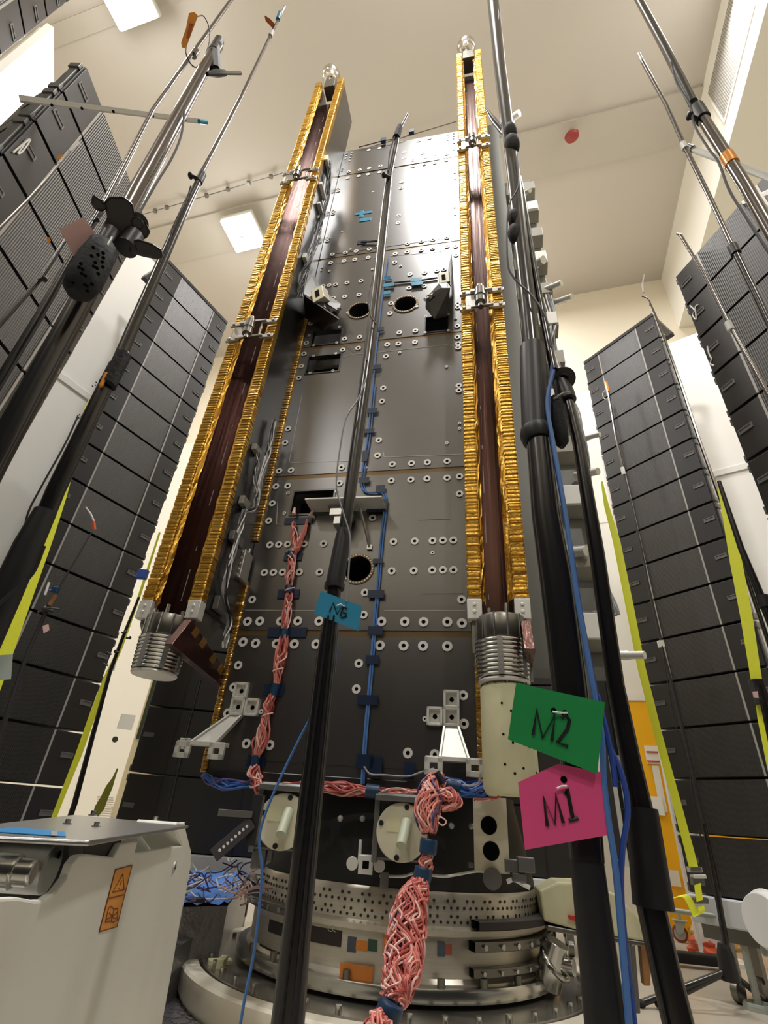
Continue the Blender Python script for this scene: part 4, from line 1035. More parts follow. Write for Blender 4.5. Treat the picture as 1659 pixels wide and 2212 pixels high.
# cables along the top edge
t = wirething('edge_lead', 'thin lead lying along the top edge of the front face', 'cable', fq(830,305))
mb = MB(); mb.tube([fq(775,318,.02), fq(828,304,.04), fq(870,298,.03), fq(890,288,.02)], .006, 6); mb.build('lead', 'dark_wire', t)
for (x, y) in ((828,304), (889,285)): mb = MB(); mb.cbox(fq(x, y, .03), su*.03, sn*.02, ZZ*.04); mb.build('clip', 'tape_teal', t)
# ================================================================== microphone stands
def pole(t, name, pts, D, m, n=16, cap=True):
    P_ = [at_d(x, y, D) for x, y, w in pts]; mb = MB(); mb.tube(P_, [rad(p, w[2]) for p, w in zip(P_, pts)], n, 0, cap); return mb.build(name, m, t)
def knob(t, x, y, D, w, m='black_plastic', name='clamp_knob', dx=-1):
    c = at_d(x, y, D); r = rad(c, w); mb = MB(); a = V((dx, -.3, .1)).normalized()
    mb.cyl(c-a*r*1.2, c+a*r*.3, r*.45, n=12); mb.sphere(c+a*r*.7, r*.85, 14, 8, 0, (.7,1,1)); return mb.build(name, m, t)
def collar(t, x, y, D, w, hpx, m='black_plastic', name='collar'):
    a = at_d(x, y-hpx/2, D); b = at_d(x, y+hpx/2, D); d = (b-a); c = (a+b)/2; up = ZZ*d.length*.5
    mb = MB(); mb.cyl(c-up, c+up, rad(c, w), n=18); return mb.build(name, m, t)
def cable(t, pts, D, w, m='dark_wire', name='cable', seg_=6):
    P_ = [at_d(p[0], p[1], p[2] if len(p) > 2 else D) for p in pts]; mb = MB(); mb.tube(smoothpath(P_, seg_), rad(P_[len(P_)//2], w), 6); return mb.build(name, m, t)
def st(name, label, x, y, D): return thing(name, label, 'stand', at_d(x, y, D))
def card(label, kind, corners, D, strokes, m, w, tie=(), holes=()):
    cx = sum(c[0] for c in corners)/len(corners); cy = sum(c[1] for c in corners)/len(corners)
    c = at_d(cx, cy, D); n = (EYE-c); n.z *= .5; n.normalize()
    f = lambda x, y, o=0.: at_pl(x, y, c+n*o, n)
    t = thing(kind, label, 'tag', c)
    mb = MB(); mb.prism([f(x, y) for x, y in corners], n*-.0015); mb.build('card_sheet', m, t)
    if strokes:
        mb = MB()
        for L in strokes: mb.tube([f(x, y, .0004) for x, y in L], w, 5)
        mb.build('lettering', 'ink', t)
    if holes:
        mb = MB()
        for (x, y, r) in holes:
            q = f(x, y, .0003); mb.disc(q, n, rad(q, 2*r), .0004, 16)
        mb.build('punched_hole', 'hole_black', t)
    if tie:
        mb = MB(); mb.tube([f(x, y, .004) for x, y in tie], .0016, 6); mb.build('zip_tie', 'white_wire', t)
    return t
def ground(t, x, y, D, w, legs=True):
    a = at_d(x, y, D); r = rad(a, w); mb = MB(); mb.cyl(V((a.x, a.y, .02)), V((a.x, a.y, a.z+.02)), r, n=14); mb.build('base_tube', 'black_tube', t)
    if legs:
        h = min(.35, a.z*.6); u0 = math.atan2(a.y, a.x)+PI/2
        for k in (-1, 0, 1):
            d = V((math.cos(u0+PI/2+k*2.1), math.sin(u0+PI/2+k*2.1), 0)) if False else V((math.cos(u0-PI/2*0+PI*.5+k*2.09), math.sin(u0+PI*.5+k*2.09), 0))
            mb = MB(); mb.cyl(V((a.x, a.y, h)), V((a.x, a.y, .025))+d*.3, .012, n=8); mb.build('leg', 'black_tube', t)
# --- big right pair
D1 = .9
t = st('mic_stand', 'thick black telescopic stand right of centre carrying the green and pink tags', 1290, 2212, D1)
pole(t, 'lower_tube', [(1265,1835,68),(1308,2212,88),(1352,2600,110)], D1, 'black_plastic'); ground(t, 1350, 2590, D1, 108, False)
pole(t, 'middle_tube', [(1164,955,52),(1180,1120,60),(1203,1260,70),(1230,1480,73),(1250,1650,75),(1268,1860,72)], D1, 'black_tube', 20)
pole(t, 'sleeve', [(1150,752,54),(1152,800,58),(1158,930,62)], D1, 'black_plastic', 12)
pole(t, 'sleeve_ring', [(1158,928,66),(1160,940,72),(1162,955,62)], D1, 'black_plastic', 24)
pole(t, 'upper_tube', [(1062,-30,24),(1079,140,25),(1094,260,26),(1110,380,29),(1125,520,31),(1139,640,33),(1151,760,36)], D1, 'black_tube', 20)
pole(t, 'slim_tube', [(1108,330,12),(1128,420,13),(1150,560,14),(1172,680,16),(1196,800,18)], D1*1.02, 'black_tube')
pole(t, 'foil_edge', [(1098,300,7),(1112,420,7),(1126,560,8),(1142,700,8)], D1*.985, 'chrome_tube', 8)
for (x, y, r) in ((1102,285,30), (1106,312,34), (1112,505,30), (1110,470,26)):
    c = at_d(x, y, D1*.99); mb = MB(); mb.sphere(c, rad(c, r), 14, 9, 0, (1,1,2.2)); o = mb.build('tape_wrap', 'black_rubber', t)
pole(t, 'side_arm', [(1050,235,4),(1070,265,14),(1100,300,16)], D1*1.01, 'black_tube')
cable(t, [(1070,10),(1078,30),(1072,70)], D1*.98, 3); cable(t, [(1118,330),(1120,400),(1098,450),(1096,560),(1110,600),(1150,640),(1180,690),(1190,750)], D1*.96, 4)
t2 = st('boom_stand', 'slim black boom stand with knob and foam grip beside the thick right stand', 1465, 2212, .95); D2 = .95
pole(t2, 'lower_tube', [(1406,1955,60),(1436,2090,62),(1465,2212,66),(1560,2600,80)], D2, 'black_tube'); ground(t2, 1556, 2590, D2, 78, False)
pole(t2, 'sleeve', [(1385,1745,66),(1412,1960,84)], D2, 'black_plastic', 20)
pole(t2, 'tube', [(1222,846,22),(1250,960,25),(1290,1200,32),(1330,1480,36),(1362,1640,42),(1388,1760,48)], D2, 'black_tube')
c = at_d(1217, 818, D2); n = (EYE-c).normalized(); mb = MB(); r = rad(c, 50); mb.cyl(c-n*.014, c+n*.014, r, n=28); mb.cyl(c+n*.014, c+n*.02, r*.45, n=20); mb.build('clamp_eye', 'black_plastic', t2, .003)
mb = MB(); mb.cyl(c+n*.015, c+n*.021, r*.34, n=18); mb.build('clamp_screw', 'hole_black', t2)
pole(t2, 'clamp_neck', [(1210,825,34),(1220,850,40),(1226,866,38)], D2, 'black_plastic')
pole(t2, 'foam_grip', [(1200,860,24),(1202,880,34),(1208,930,36),(1213,955,30),(1214,966,12)], D2*.97, 'black_rubber')
cable(t2, [(1196,862),(1215,850),(1232,848)], D2*.95, 4, 'strip_alu', 'tie')
t = thing('blue_cables', 'pair of blue cables running down between the two thick right stands', 'cable', at_d(1300,1560,.86))
cable(t, [(1192,790),(1186,860),(1188,930),(1202,1010),(1218,1100),(1236,1200),(1252,1310),(1272,1420),(1290,1510),(1308,1590),(1342,1670),(1356,1750),(1344,1840),(1342,1940),(1354,2080),(1372,2230)], .88, 11, 'navy_cable')
cable(t, [(1196,800),(1182,870),(1196,960),(1210,1040),(1226,1140),(1245,1280),(1266,1400),(1284,1500),(1300,1590),(1304,1680),(1314,1770),(1330,1880),(1346,2060),(1360,2230)], .865, 12, 'blue_cable')
cable(t, [(1290,1500),(1310,1580),(1322,1640),(1330,1700)], .875, 12, 'navy_cable')
# --- M5 stand
D5 = 1.2
t = st('mic_stand', 'slim black stand in front of the face carrying the blue tag', 622, 2212, D5)
pole(t, 'base_tube', [(716,1330,34),(705,1420,44),(690,1560,48),(672,1720,53),(655,1880,58),(640,2020,64),(620,2230,76),(590,2500,90)], D5, 'black_tube', 10); ground(t, 590, 2495, D5, 88, False)
for dx in (-.22, .18): pole(t, 'tube_rib', [(716+30*dx,1330,5),(690+44*dx,1560,7),(655+54*dx,1880,8),(620+70*dx,2230,11)], D5*.978, 'black_plastic', 6)
pole(t, 'sleeve', [(744,1146,32),(738,1180,36),(722,1268,40)], D5, 'black_plastic', 14)
pole(t, 'sleeve_ring', [(723,1262,44),(722,1272,44)], D5, 'black_plastic', 18)
pole(t, 'lower_neck', [(722,1270,30),(714,1345,34)], D5, 'black_tube')
pole(t, 'middle_tube', [(842,372,14),(833,450,19),(815,620,22),(798,760,25),(776,920,26),(757,1060,26),(744,1150,27)], D5, 'black_tube')
pole(t, 'bright_edge', [(834,400,4),(824,500,5),(806,660,5),(792,780,5)], D5*.985, 'chrome_tube', 6)
pole(t, 'upper_tube', [(862,282,8),(852,330,11),(842,378,12)], D5, 'black_tube')
pole(t, 'microphone', [(880,247,6),(864,280,8)], D5, 'black_plastic'); pole(t, 'mic_wrap', [(864,274,12),(856,298,16)], D5, 'black_rubber')
knob(t, 834, 380, D5*.98, 16, dx=-1)
cable(t, [(852,296),(842,330),(838,370)], D5*.98, 3); cable(t, [(806,595),(796,640),(800,680),(812,700)], D5*.97, 3, 'dark_wire')
cable(t, [(790,820),(775,860),(748,902),(736,960),(728,1020),(728,1060),(742,1110),(756,1160),(754,1220),(748,1300)], D5*.97, 4, 'grey_wire')
cable(t, [(730,1345),(726,1400),(720,1460),(700,1500),(660,1570),(620,1650),(580,1740),(560,1810),(566,1880),(560,1960),(548,2060),(530,2150),(518,2220)], D5*1.02, 6, 'blue_cable')
card('blue paper tag reading M5 tied to the slim stand in front of the face', 'paper_tag', [(693,1276),(783,1310),(774,1363),(678,1325)], 1.17, [[(712,1322),(720,1302),(728,1326),(742,1306),(735,1332)], [(750,1315),(742,1312),(738,1322),(747,1325),(748,1332),(737,1335)]], 'card_blue', .0024, [(727,1308),(736,1305),(744,1310)])
card('green paper tag reading M2 tied to the thick right stand', 'paper_tag', [(1115,1475),(1307,1517),(1290,1672),(1097,1597)], .845, [[(1152,1588),(1159,1532),(1172,1594),(1199,1544),(1192,1601)], [(1213,1552),(1222,1545),(1230,1556),(1226,1575),(1204,1604),(1227,1612)]], 'card_green', .0028, [(1193,1537),(1210,1540),(1226,1540)], [(1196,1535,6), (1220,1541,7)])
card('pink paper tag reading M1 tied below the green tag', 'paper_tag', [(1119,1690),(1205,1650),(1298,1668),(1319,1803),(1134,1836)], .862, [[(1183,1785),(1174,1720),(1199,1781),(1201,1716),(1217,1778)], [(1220,1716),(1225,1704),(1238,1770)], [(1229,1773),(1249,1767)]], 'card_pink', .0028, [(1203,1703),(1214,1698),(1225,1698)], [(1218,1684,7)])
card('dull pink blank tag tied to the dark pole near the foam grip at upper left', 'paper_tag', [(128,495),(181,468),(216,520),(165,563)], .70, [], 'card_rose', .002)
card('pale green blank tag at the left edge of the photo', 'paper_tag', [(-20,1417),(28,1413),(24,1467),(-20,1471)], 1.0, [], 'card_pale', .002)
# --- left cluster
DA = .75
t = st('mic_stand', 'thick left stand carrying the black clamp, mostly leaning out of frame', 60, 860, DA)
pole(t, 'upper_tube', [(470,100,23),(436,160,24),(380,262,29),(300,408,36),(270,465,38)], DA, 'chrome_tube')
pole(t, 'lower_tube', [(238,535,40),(225,560,41),(150,698,45),(60,862,50),(-20,1010,55),(-120,1200,64)], DA, 'black_tube', 18); ground(t, -119, 1199, DA, 70)
pole(t, 'end_cap', [(474,88,20),(462,114,25)], DA, 'black_plastic')
pole(t, 'mic_bracket', [(464,116,24),(466,152,22)], DA*.99, 'black_plastic', 8); pole(t, 'mic_bracket', [(448,160,8),(468,158,16),(486,158,12)], DA*.985, 'black_plastic', 8); pole(t, 'microphone', [(484,158,8),(519,158,8)], DA*.985, 'steel_dark', 10)
cable(t, [(398,240),(392,290),(372,340),(340,392),(318,430),(300,462)], DA*.97, 5)
def blade(t, name, pts, D, th, m='black_plastic', bev=.004):
    c = at_d(sum(p[0] for p in pts)/len(pts), sum(p[1] for p in pts)/len(pts), D); n = (EYE-c).normalized()
    mb = MB(); mb.prism([at_pl(x, y, c+n*th*.5, n) for x, y in pts], -n*th); return mb.build(name, m, t, bev)
g = thing('boom_clamp', 'black plastic boom clamp with wing handles joining two poles at upper left', 'clamp', at_d(270,490,.70))
blade(g, 'clamp_body', [(222,438),(236,424),(268,424),(288,440),(292,460),(300,470),(316,480),(326,500),(318,515),(300,520),(282,528),(262,514),(236,520),(210,510),(232,470),(228,455)], .71, .05)
blade(g, 'wing_handle', [(200,418),(222,432),(232,446),(224,458),(206,454),(196,440)], .70, .02)
blade(g, 'wing_handle', [(276,520),(300,516),(330,526),(350,538),(353,555),(340,561),(310,555),(280,546)], .69, .024)
c = at_d(297, 482, .69); n = (EYE-c).normalized(); mb = MB(); mb.cyl(c-n*.02, c+n*.004, rad(c, 44), n=28); mb.cyl(c+n*.004, c+n*.012, rad(c, 24), n=20); mb.build('clamp_screw', 'black_plastic', g, .002)
pole(g, 'tube_socket', [(290,508,40),(272,536,46)], .70, 'black_plastic')
f_ = pole(g, 'foam_grip', [(228,524,30),(222,533,56),(207,560,68),(182,605,72),(168,626,60),(161,636,32)], .69, 'black_rubber', 24)
mb = MB(); rg = random.Random(5)
for k in range(22):
    tt = (k % 11+.5)/11; la = rg.uniform(-24, 24); x = 220-50*tt+la*.86; y = 540+82*tt+la*.5
    q = at_d(x, y, .64); n = (EYE-q).normalized(); mb.sphere(q, rad(q, 8), 8, 6)
stuff(mb.build('foam_dimples', 'hole_black', f_)) if mb.v else None
pole(g, 'neck', [(240,500,34),(226,524,32)], .70, 'black_plastic')
pole(g, 'wire_loop', [(242,512,5),(232,530,5)], .66, 'strip_alu', 6)
t = st('boom_pole', 'thin chrome and black pole held by the boom clamp', 80, 720, .80)
pole(t, 'upper_tube', [(505,-8,7),(420,110,8),(330,238,9),(222,446,13)], .80, 'chrome_tube'); collar(t, 421, 116, .80, 14, 16, 'chrome_tube')
pole(t, 'lower_tube', [(216,456,15),(205,474,14),(150,566,16),(80,690,18),(0,822,21),(-60,920,23)], .80, 'black_tube'); ground(t, -59, 918, .8, 26); knob(t, 208, 476, .79, 12, dx=1)
t = thing('orange_sensor', 'orange tape wrapped sensor dangling on a thin lead at the upper left', 'sensor', at_d(408,66,.78))
blade(t, 'tape_wrap', [(408,28),(420,26),(428,34),(416,66),(402,104),(393,103),(391,92),(402,60)], .78, .006, 'kapton', .001)
blade(t, 'sensor_body', [(410,50),(418,53),(408,84),(402,82)], .776, .008, 'kapton_dark', .001)
cable(t, [(425,36),(440,35),(452,60),(452,90),(446,112),(440,128),(425,145),(412,138),(402,116),(402,100)], .78, 2.5)
t = st('mic_stand', 'tall slim stand with orange tape near its tip, left of the gold column', 245, 800, 1.0); DC = 1.0
pole(t, 'microphone', [(615,14,5),(602,40,6)], DC, 'strip_alu'); pole(t, 'blue_wrap', [(605,28,9),(600,42,9)], DC, 'tape_blue')
blade(t, 'tape_flag', [(571,33),(583,40),(594,52),(590,62),(574,46)], DC, .002, 'kapton_dark', 0)
pole(t, 'tip_tube', [(601,42,5),(580,85,6),(520,212,8),(470,308,9),(430,384,10)], DC, 'chrome_tube'); collar(t, 586, 73, DC, 9, 14, 'white_box', 'tip_joint')
knob(t, 418, 382, DC, 18, dx=-1); collar(t, 433, 385, DC, 16, 24)
pole(t, 'upper_tube', [(430,390,13),(405,440,16),(345,576,21),(285,712,24),(252,790,27)], DC, 'black_tube')
pole(t, 'lower_tube', [(250,790,29),(215,862,32),(180,935,34),(120,1060,37),(96,1118,38)], DC, 'black_tube')
pole(t, 'sleeve', [(98,1105,44),(60,1180,56),(10,1290,62),(-40,1400,66)], DC, 'black_plastic'); ground(t, -39, 1398, DC, 60)
pole(t, 'tape_wrap', [(268,766,30),(232,832,36)], DC*.99, 'black_rubber'); pole(t, 'kapton_wrap', [(230,806,8),(218,834,9)], DC*.98, 'kapton')
cable(t, [(412,402),(400,440),(378,480),(366,520),(356,556)], DC*.97, 3); cable(t, [(270,764),(278,764)], DC*.98, 9, 'white_wire', 'white_end')
cable(t, [(168,900),(140,960),(90,1050),(60,1110),(50,1170)], DC*1.05, 4); cable(t, [(96,1180),(70,1240),(20,1285),(-20,1320)], DC*.95, 7)
t = st('mic_pole', 'very thin microphone pole in front of the near left tower', 60, 432, 1.2)
pole(t, 'tube', [(150,327,4),(100,388,5),(60,432,5),(-20,512,6)], 1.2, 'chrome_tube'); ground(t, -20, 512, 1.2, 7); pole(t, 'microphone', [(172,308,5),(150,327,5)], 1.2, 'strip_alu')
blade(t, 'tape_flag', [(122,340),(132,332),(138,336),(124,346)], 1.19, .002, 'kapton', 0)
t = st('mic_pole', 'short dark pole with a knob in front of the near left tower', 88, 605, 1.0)
pole(t, 'tube', [(160,498,5),(140,520,7),(88,602,9),(0,700,11),(-40,748,12)], 1.0, 'black_tube'); ground(t, -40, 748, 1.0, 13); knob(t, 92, 604, .99, 17, dx=1); 
blade(t, 'tag_clip', [(100,515),(106,512),(110,520),(104,526)], .99, .003, 'kapton', 0)
t = thing('tie_bar', 'silver perforated rail sticking out from the near left tower', 'rail', at_d(60,217,1.9))
A_ = at_d(42, 213, 2.36); B_ = at_d(440, 263, 1.9); mb = MB(); mb.tube([A_, B_], [rad(A_, 15), rad(B_, 10)], 4); mb.build('rail', 'white_box', t)
mb = MB()
for (x, y) in ((112,226),(177,233),(245,240),(330,249),(400,257)): q = at_d(x, y+1, 2.36-.46*(x-42)/398-.03); mb.sphere(q, rad(q, 6), 8, 6)
mb.build('rail_holes', 'hole_black', t); pole(t, 'end_clip', [(430,262,9),(446,264,9)], 1.89, 'tape_blue')
t = st('mic_stand', 'thin dark microphone stand in front of the far left tower with a blue clip', 60, 1410, 2.2)
pole(t, 'microphone', [(185,1095,3),(196,1110,4),(203,1126,4)], 2.2, 'white_wire', 8); pole(t, 'orange_capsule', [(202,1128,7),(204,1144,7)], 2.2, 'plastic_orange', 10)
pole(t, 'tip_tube', [(198,1150,3),(160,1215,3),(128,1268,4)], 2.2, 'dark_wire', 8); pole(t, 'kapton_wrap', [(120,1285,8),(106,1308,9)], 2.2, 'wood_brown')
mb = MB(); q = at_d(120, 1275, 2.18); mb.cbox(q, V((.012,0,0)), V((0,.01,0)), ZZ*.012); mb.build('blue_clip', 'tape_teal', t, .003); pole(t, 'clip_arm', [(100,1274,4),(118,1276,4)], 2.18, 'violet_wire'); pole(t, 'clip_arm', [(106,1258,5),(97,1285,5)], 2.18, 'white_wire')
knob(t, 103, 1318, 2.19, 18); pole(t, 'arm', [(82,1323,5),(104,1314,7),(128,1316,5)], 2.19, 'black_plastic')
pole(t, 'lower_tube', [(106,1306,8),(60,1410,9),(35,1480,9),(0,1590,11),(-40,1700,13)], 2.2, 'dark_wire'); ground(t, -40, 1699, 2.2, 13)
card('small pale pink tag on the thin stand before the far left tower', 'paper_tag', [(92,1352),(105,1348),(107,1361),(94,1368)], 2.15, [], 'card_rose', .002)
card('tiny white tag on the pole in front of the far left tower edge', 'paper_tag', [(236,1436),(250,1434),(247,1449),(238,1448)], 3.2, [], 'sign_white', .002)
t = st('mic_stand', 'dark pole with clips beside the far left tower, behind the left spring pot', 262, 1380, 3.2)
pole(t, 'tube', [(300,1290,5),(262,1385,7),(238,1450,8),(200,1590,10),(160,1740,12)], 3.2, 'black_tube'); ground(t, 160, 1739, 3.2, 12)
for (x, y) in ((268,1366), (278,1378), (252,1408), (235,1412), (228,1436)): knob(t, x, y, 3.18, 9, dx=1 if x > 262 else -1)
mb = MB(); q = at_d(308, 1241, 3.2); mb.cbox(q, V((.03,0,0)), V((0,.015,0)), ZZ*.03); mb.build('blue_clip', 'navy_cable', t, .004)
t = st('mic_stand', 'thin dark stand with a white clip before the stack behind the gold column', 400, 1608, 3.6)
pole(t, 'tube', [(434,1470,3),(405,1580,4),(380,1690,4),(358,1790,5)], 3.6, 'dark_wire', 8); ground(t, 358, 1789, 3.6, 5); cable(t, [(428,1470),(398,1590),(382,1640),(372,1700),(345,1770)], 3.58, 2)
mb = MB(); q = at_d(394, 1606, 3.58); mb.cbox(q, V((.018,0,0)), V((0,.01,0)), ZZ*.03); q = at_d(405, 1608, 3.58); mb.cbox(q, V((.014,0,0)), V((0,.01,0)), ZZ*.035); mb.build('white_clip', 'white_box', t, .003)
# --- right cluster
DR = 1.2
t = st('mic_stand', 'thick shiny stand crossing the upper right corner with an orange tape band', 1610, 405, DR)
pole(t, 'upper_tube', [(1372,-15,14),(1440,110,17),(1497,222,19)], DR, 'black_tube'); collar(t, 1512, 245, DR, 28, 36); knob(t, 1496, 253, DR*.98, 22, dx=-1)
pole(t, 'lower_tube', [(1505,235,22),(1575,346,24),(1612,405,25),(1700,560,30)], DR, 'chrome_tube', 18); ground(t, 1699, 558, DR, 29); pole(t, 'kapton_band', [(1570,336,27),(1582,356,28)], DR, 'kapton')
cable(t, [(1450,135),(1462,180),(1490,225),(1500,270),(1530,320),(1552,350),(1575,410),(1612,470),(1670,560)], DR*.97, 5)
t = thing('tie_bar', 'silver rail crossing behind the shiny stand at the upper right', 'rail', at_d(1560,345,1.75))
A_ = at_d(1490, 320, 1.75); B_ = at_d(1700, 398, 1.8); mb = MB(); mb.tube([A_, B_, V((2.3, 1.75, 3.775+CZ+.02))], rad(A_, 12), 4); mb.build('rail', 'alu_light', t); pole(t, 'end_clip', [(1484,318,14),(1496,322,14)], 1.75, 'rig_metal')
t = st('mic_stand', 'thin chrome stand with a white joint in front of the right wall', 1530, 420, 1.5)
pole(t, 'microphone', [(1380,116,6),(1388,134,7)], 1.5, 'strip_alu'); pole(t, 'tube', [(1387,132,7),(1440,228,8),(1478,314,9),(1530,420,10),(1588,545,11)], 1.5, 'chrome_tube'); collar(t, 1478, 316, 1.5, 13, 16, 'white_box', 'joint')
pole(t, 'lower_tube', [(1586,540,14),(1640,650,15),(1700,780,17)], 1.5, 'black_tube'); ground(t, 1699, 778, 1.5, 17); collar(t, 1586, 540, 1.5, 20, 22)
t = st('mic_stand', 'thin grey stand with a white joint in front of the near right tower', 1575, 700, 1.65)
pole(t, 'microphone', [(1462,505,4),(1472,508,6)], 1.65, 'steel_dark'); pole(t, 'tube', [(1470,508,6),(1520,590,7),(1576,702,8),(1640,815,9),(1700,925,10)], 1.65, 'chrome_tube'); ground(t, 1699, 924, 1.65, 10); collar(t, 1576, 705, 1.65, 14, 20, 'white_box', 'joint')
t = st('mic_stand', 'thin stand with a hooked tip rising beside the far right tower', 1440, 740, 3.3)
pole(t, 'hook', [(1392,592,2),(1388,612,4),(1390,632,3)], 3.3, 'strip_alu', 8); cable(t, [(1387,640),(1398,644),(1404,652),(1404,660)], 3.3, 3)
pole(t, 'tube', [(1404,655,4),(1415,680,5),(1440,745,6),(1470,830,7),(1510,950,7),(1560,1090,8)], 3.3, 'chrome_tube', 8); ground(t, 1560, 1089, 3.3, 8); 
# tripod stand in front of the far right tower
hub = at_z(1570, 2078, .24); DT = math.hypot(hub.x, hub.y)
t = thing('tripod_mic_stand', 'tall thin tripod microphone stand in front of the far right tower', 'stand', V((hub.x, hub.y, 0)))
pole(t, 'microphone', [(1309,826,6),(1314,846,6)], DT, 'kapton', 8); cable(t, [(1312,838),(1302,850),(1306,862),(1318,860)], DT, 1.5, 'white_wire')
pole(t, 'tip_tube', [(1314,846,4),(1330,940,5),(1346,1014,6)], DT, 'chrome_tube', 8); collar(t, 1346, 1018, DT, 8, 16, 'white_box', 'joint')
pole(t, 'upper_tube', [(1348,1025,4),(1366,1100,4),(1386,1190,5),(1400,1262,5),(1428,1385,6)], DT, 'dark_wire', 8); collar(t, 1428, 1392, DT, 14, 14, 'white_box', 'clip')
pole(t, 'middle_tube', [(1430,1400,6),(1452,1480,6),(1490,1640,7),(1520,1780,8)], DT, 'dark_wire', 8)
pole(t, 'lower_tube', [(1520,1780,9),(1545,1900,11),(1572,2065,15)], DT, 'black_tube', 12)
mb = MB(); mb.lathe(V((hub.x,hub.y,0)), [(0,.14),(.055,.15),(.05,.27),(.03,.33),(0,.33)][::-1], 20); mb.build('hub', 'black_plastic', t)
for (x, y) in ((1385, 2170), (1345, 2050), (1700, 2110)):
    f_ = at_z(x, y, .015); f_.z = .02
    if x == 1345: f_ = V((hub.x-.48, hub.y-.02, .02))
    if x == 1700: f_ = V((hub.x+.36, hub.y+.28, .02))
    mb = MB(); mb.cyl(V((hub.x,hub.y,.20)), f_, .018, n=10); l_ = mb.build('leg', 'black_tube', t); mb = MB(); mb.sphere(f_, .03, 12, 8, 0, (1,1,.66)); mb.build('rubber_foot', 'black_rubber', l_)
cable(t, [(1430,1395),(1440,1460),(1458,1560),(1488,1660),(1496,1720),(1512,1800),(1530,1880),(1550,1960),(1566,2050)], DT*.99, 3)
t = st('mic_stand', 'dark slim stand at the right edge beside the yellow strap', 1600, 1180, 1.9)
pole(t, 'tube', [(1553,1040,8),(1600,1182,12),(1652,1310,17),(1700,1430,20)], 1.9, 'black_tube'); ground(t, 1699, 1428, 1.9, 19); collar(t, 1650, 1300, 1.9, 24, 26)
t = st('mic_stand', 'dark pole with a small pink tag at the lower right edge', 1650, 1500, 2.2)
pole(t, 'tube', [(1640,1480,10),(1650,1520,14),(1672,1620,16),(1690,1690,18)], 2.2, 'black_tube'); ground(t, 1690, 1688, 2.2, 17); 
card('small pinkish tag at the right edge between the yellow strap ends', 'paper_tag', [(1625,1494),(1637,1493),(1639,1508),(1628,1507)], 2.15, [], 'card_rose', .002)
# ================================================================== straps, machine in the foreground, floor clutter
def strap(label, pts, m='strap_yellow', name='ratchet_strap', group=None):
    P_ = [at_d(x, y, D) for x, y, w, D in pts]; t = thing(name, label, 'strap', P_[len(P_)//2]); 
    vs = []; fs = []
    for i, (p, q) in enumerate(zip(P_, pts)):
        d = (P_[min(i+1, len(P_)-1)]-P_[max(i-1, 0)]).normalized(); n = (EYE-p).normalized(); s_ = d.cross(n).normalized()*rad(p, q[2]); n = n*.0015
        vs += [p-s_-n, p+s_-n, p+s_+n, p-s_+n]
    for i in range(len(P_)-1):
        for k in range(4): fs.append((i*4+k, i*4+(k+1) % 4, i*4+4+(k+1) % 4, i*4+4+k))
    fs += [(3,2,1,0), tuple(len(vs)-4+k for k in range(4))]
    mb = MB(); mb._add(vs, fs); mb.build('webbing', m, t); return t
strap('yellow strap hanging between the near left and far left towers', [(205,848,5,2.75),(188,880,8,2.75),(158,985,16,2.75),(130,1075,22,2.75),(100,1165,24,2.75),(60,1275,26,2.75),(0,1440,30,2.75),(-40,1550,32,2.75),(-190,1960,36,2.75)])
strap('yellow strap running down the right side of the far left tower', [(345,1150,4,3.6),(300,1290,6,3.6),(262,1395,8,3.6),(232,1460,12,3.6),(205,1530,13,3.6),(170,1630,13,3.6),(140,1705,11,3.6),(115,1770,10,3.6),(20,1990,12,3.6)])
t = strap('yellow strap with a ratchet running down the left edge of the far right tower', [(1300,1040,4,3.95),(1310,1092,10,3.95),(1332,1170,15,3.95),(1362,1320,16,3.95),(1385,1440,16,3.95),(1420,1580,16,3.95),(1455,1710,17,3.95),(1490,1840,18,3.95),(1500,1880,18,3.95)])
for (x, y, w, h, m) in ((1500,1878,26,10,'steel'), (1506,1903,24,14,'steel_dark'), (1508,1893,28,7,'alu_light'), (1512,1945,30,10,'steel_dark')):
    q = at_d(x, y, 3.93); mb = MB(); mb.cbox(q, CR*rad(q, w), V((0,.02,0)), ZZ*rad(q, h)); mb.build('ratchet', m, t, .003)
P2 = [(1503,1905,22,3.92),(1512,1940,24,3.92),(1518,1960,20,3.9)]
mb = MB()
for pts in ([(1507,1910),(1512,1946)], [(1460,1938),(1482,1936),(1498,1964),(1505,1978),(1516,1970),(1514,1958)]):
    Q = smoothpath([at_d(x, y, 3.9) for x, y in pts], 5)
    vs = []; fs = []
    for p in Q: r_ = rad(p, 14); vs += [p-CR*r_-ZZ*r_*.3, p+CR*r_+ZZ*r_*.3, p+CR*r_+ZZ*r_*.3+V((0,.006,0)), p-CR*r_-ZZ*r_*.3+V((0,.006,0))]
    for i in range(len(Q)-1):
        for k in range(4): fs.append((i*4+k, i*4+(k+1) % 4, i*4+4+(k+1) % 4, i*4+4+k))
    mb._add(vs, fs)
mb.build('strap_tail', 'strap_yellow', t)
t = strap('broad yellow strap with a black buckle running down the right edge of the photo', [(1552,1050,5,3.2),(1565,1100,11,3.2),(1590,1215,22,3.2),(1612,1330,22,3.2),(1634,1468,20,3.2),(1640,1500,16,3.2),(1648,1550,20,3.2),(1668,1640,24,3.2),(1690,1740,26,3.2),(1760,2060,30,3.2)])
mb = MB(); q = at_d(1640, 1494, 3.18); mb.cbox(q, CR*rad(q, 24), V((0,.02,0)), ZZ*rad(q, 52)); mb.build('buckle', 'black_plastic', t, .005)
strap('olive strap hanging in a knot by the cream cabinet', [(254,1660,3,5.2),(246,1680,6,5.2),(236,1700,14,5.2),(226,1722,15,5.2),(215,1745,20,5.2),(206,1762,12,5.2)], 'strap_olive')
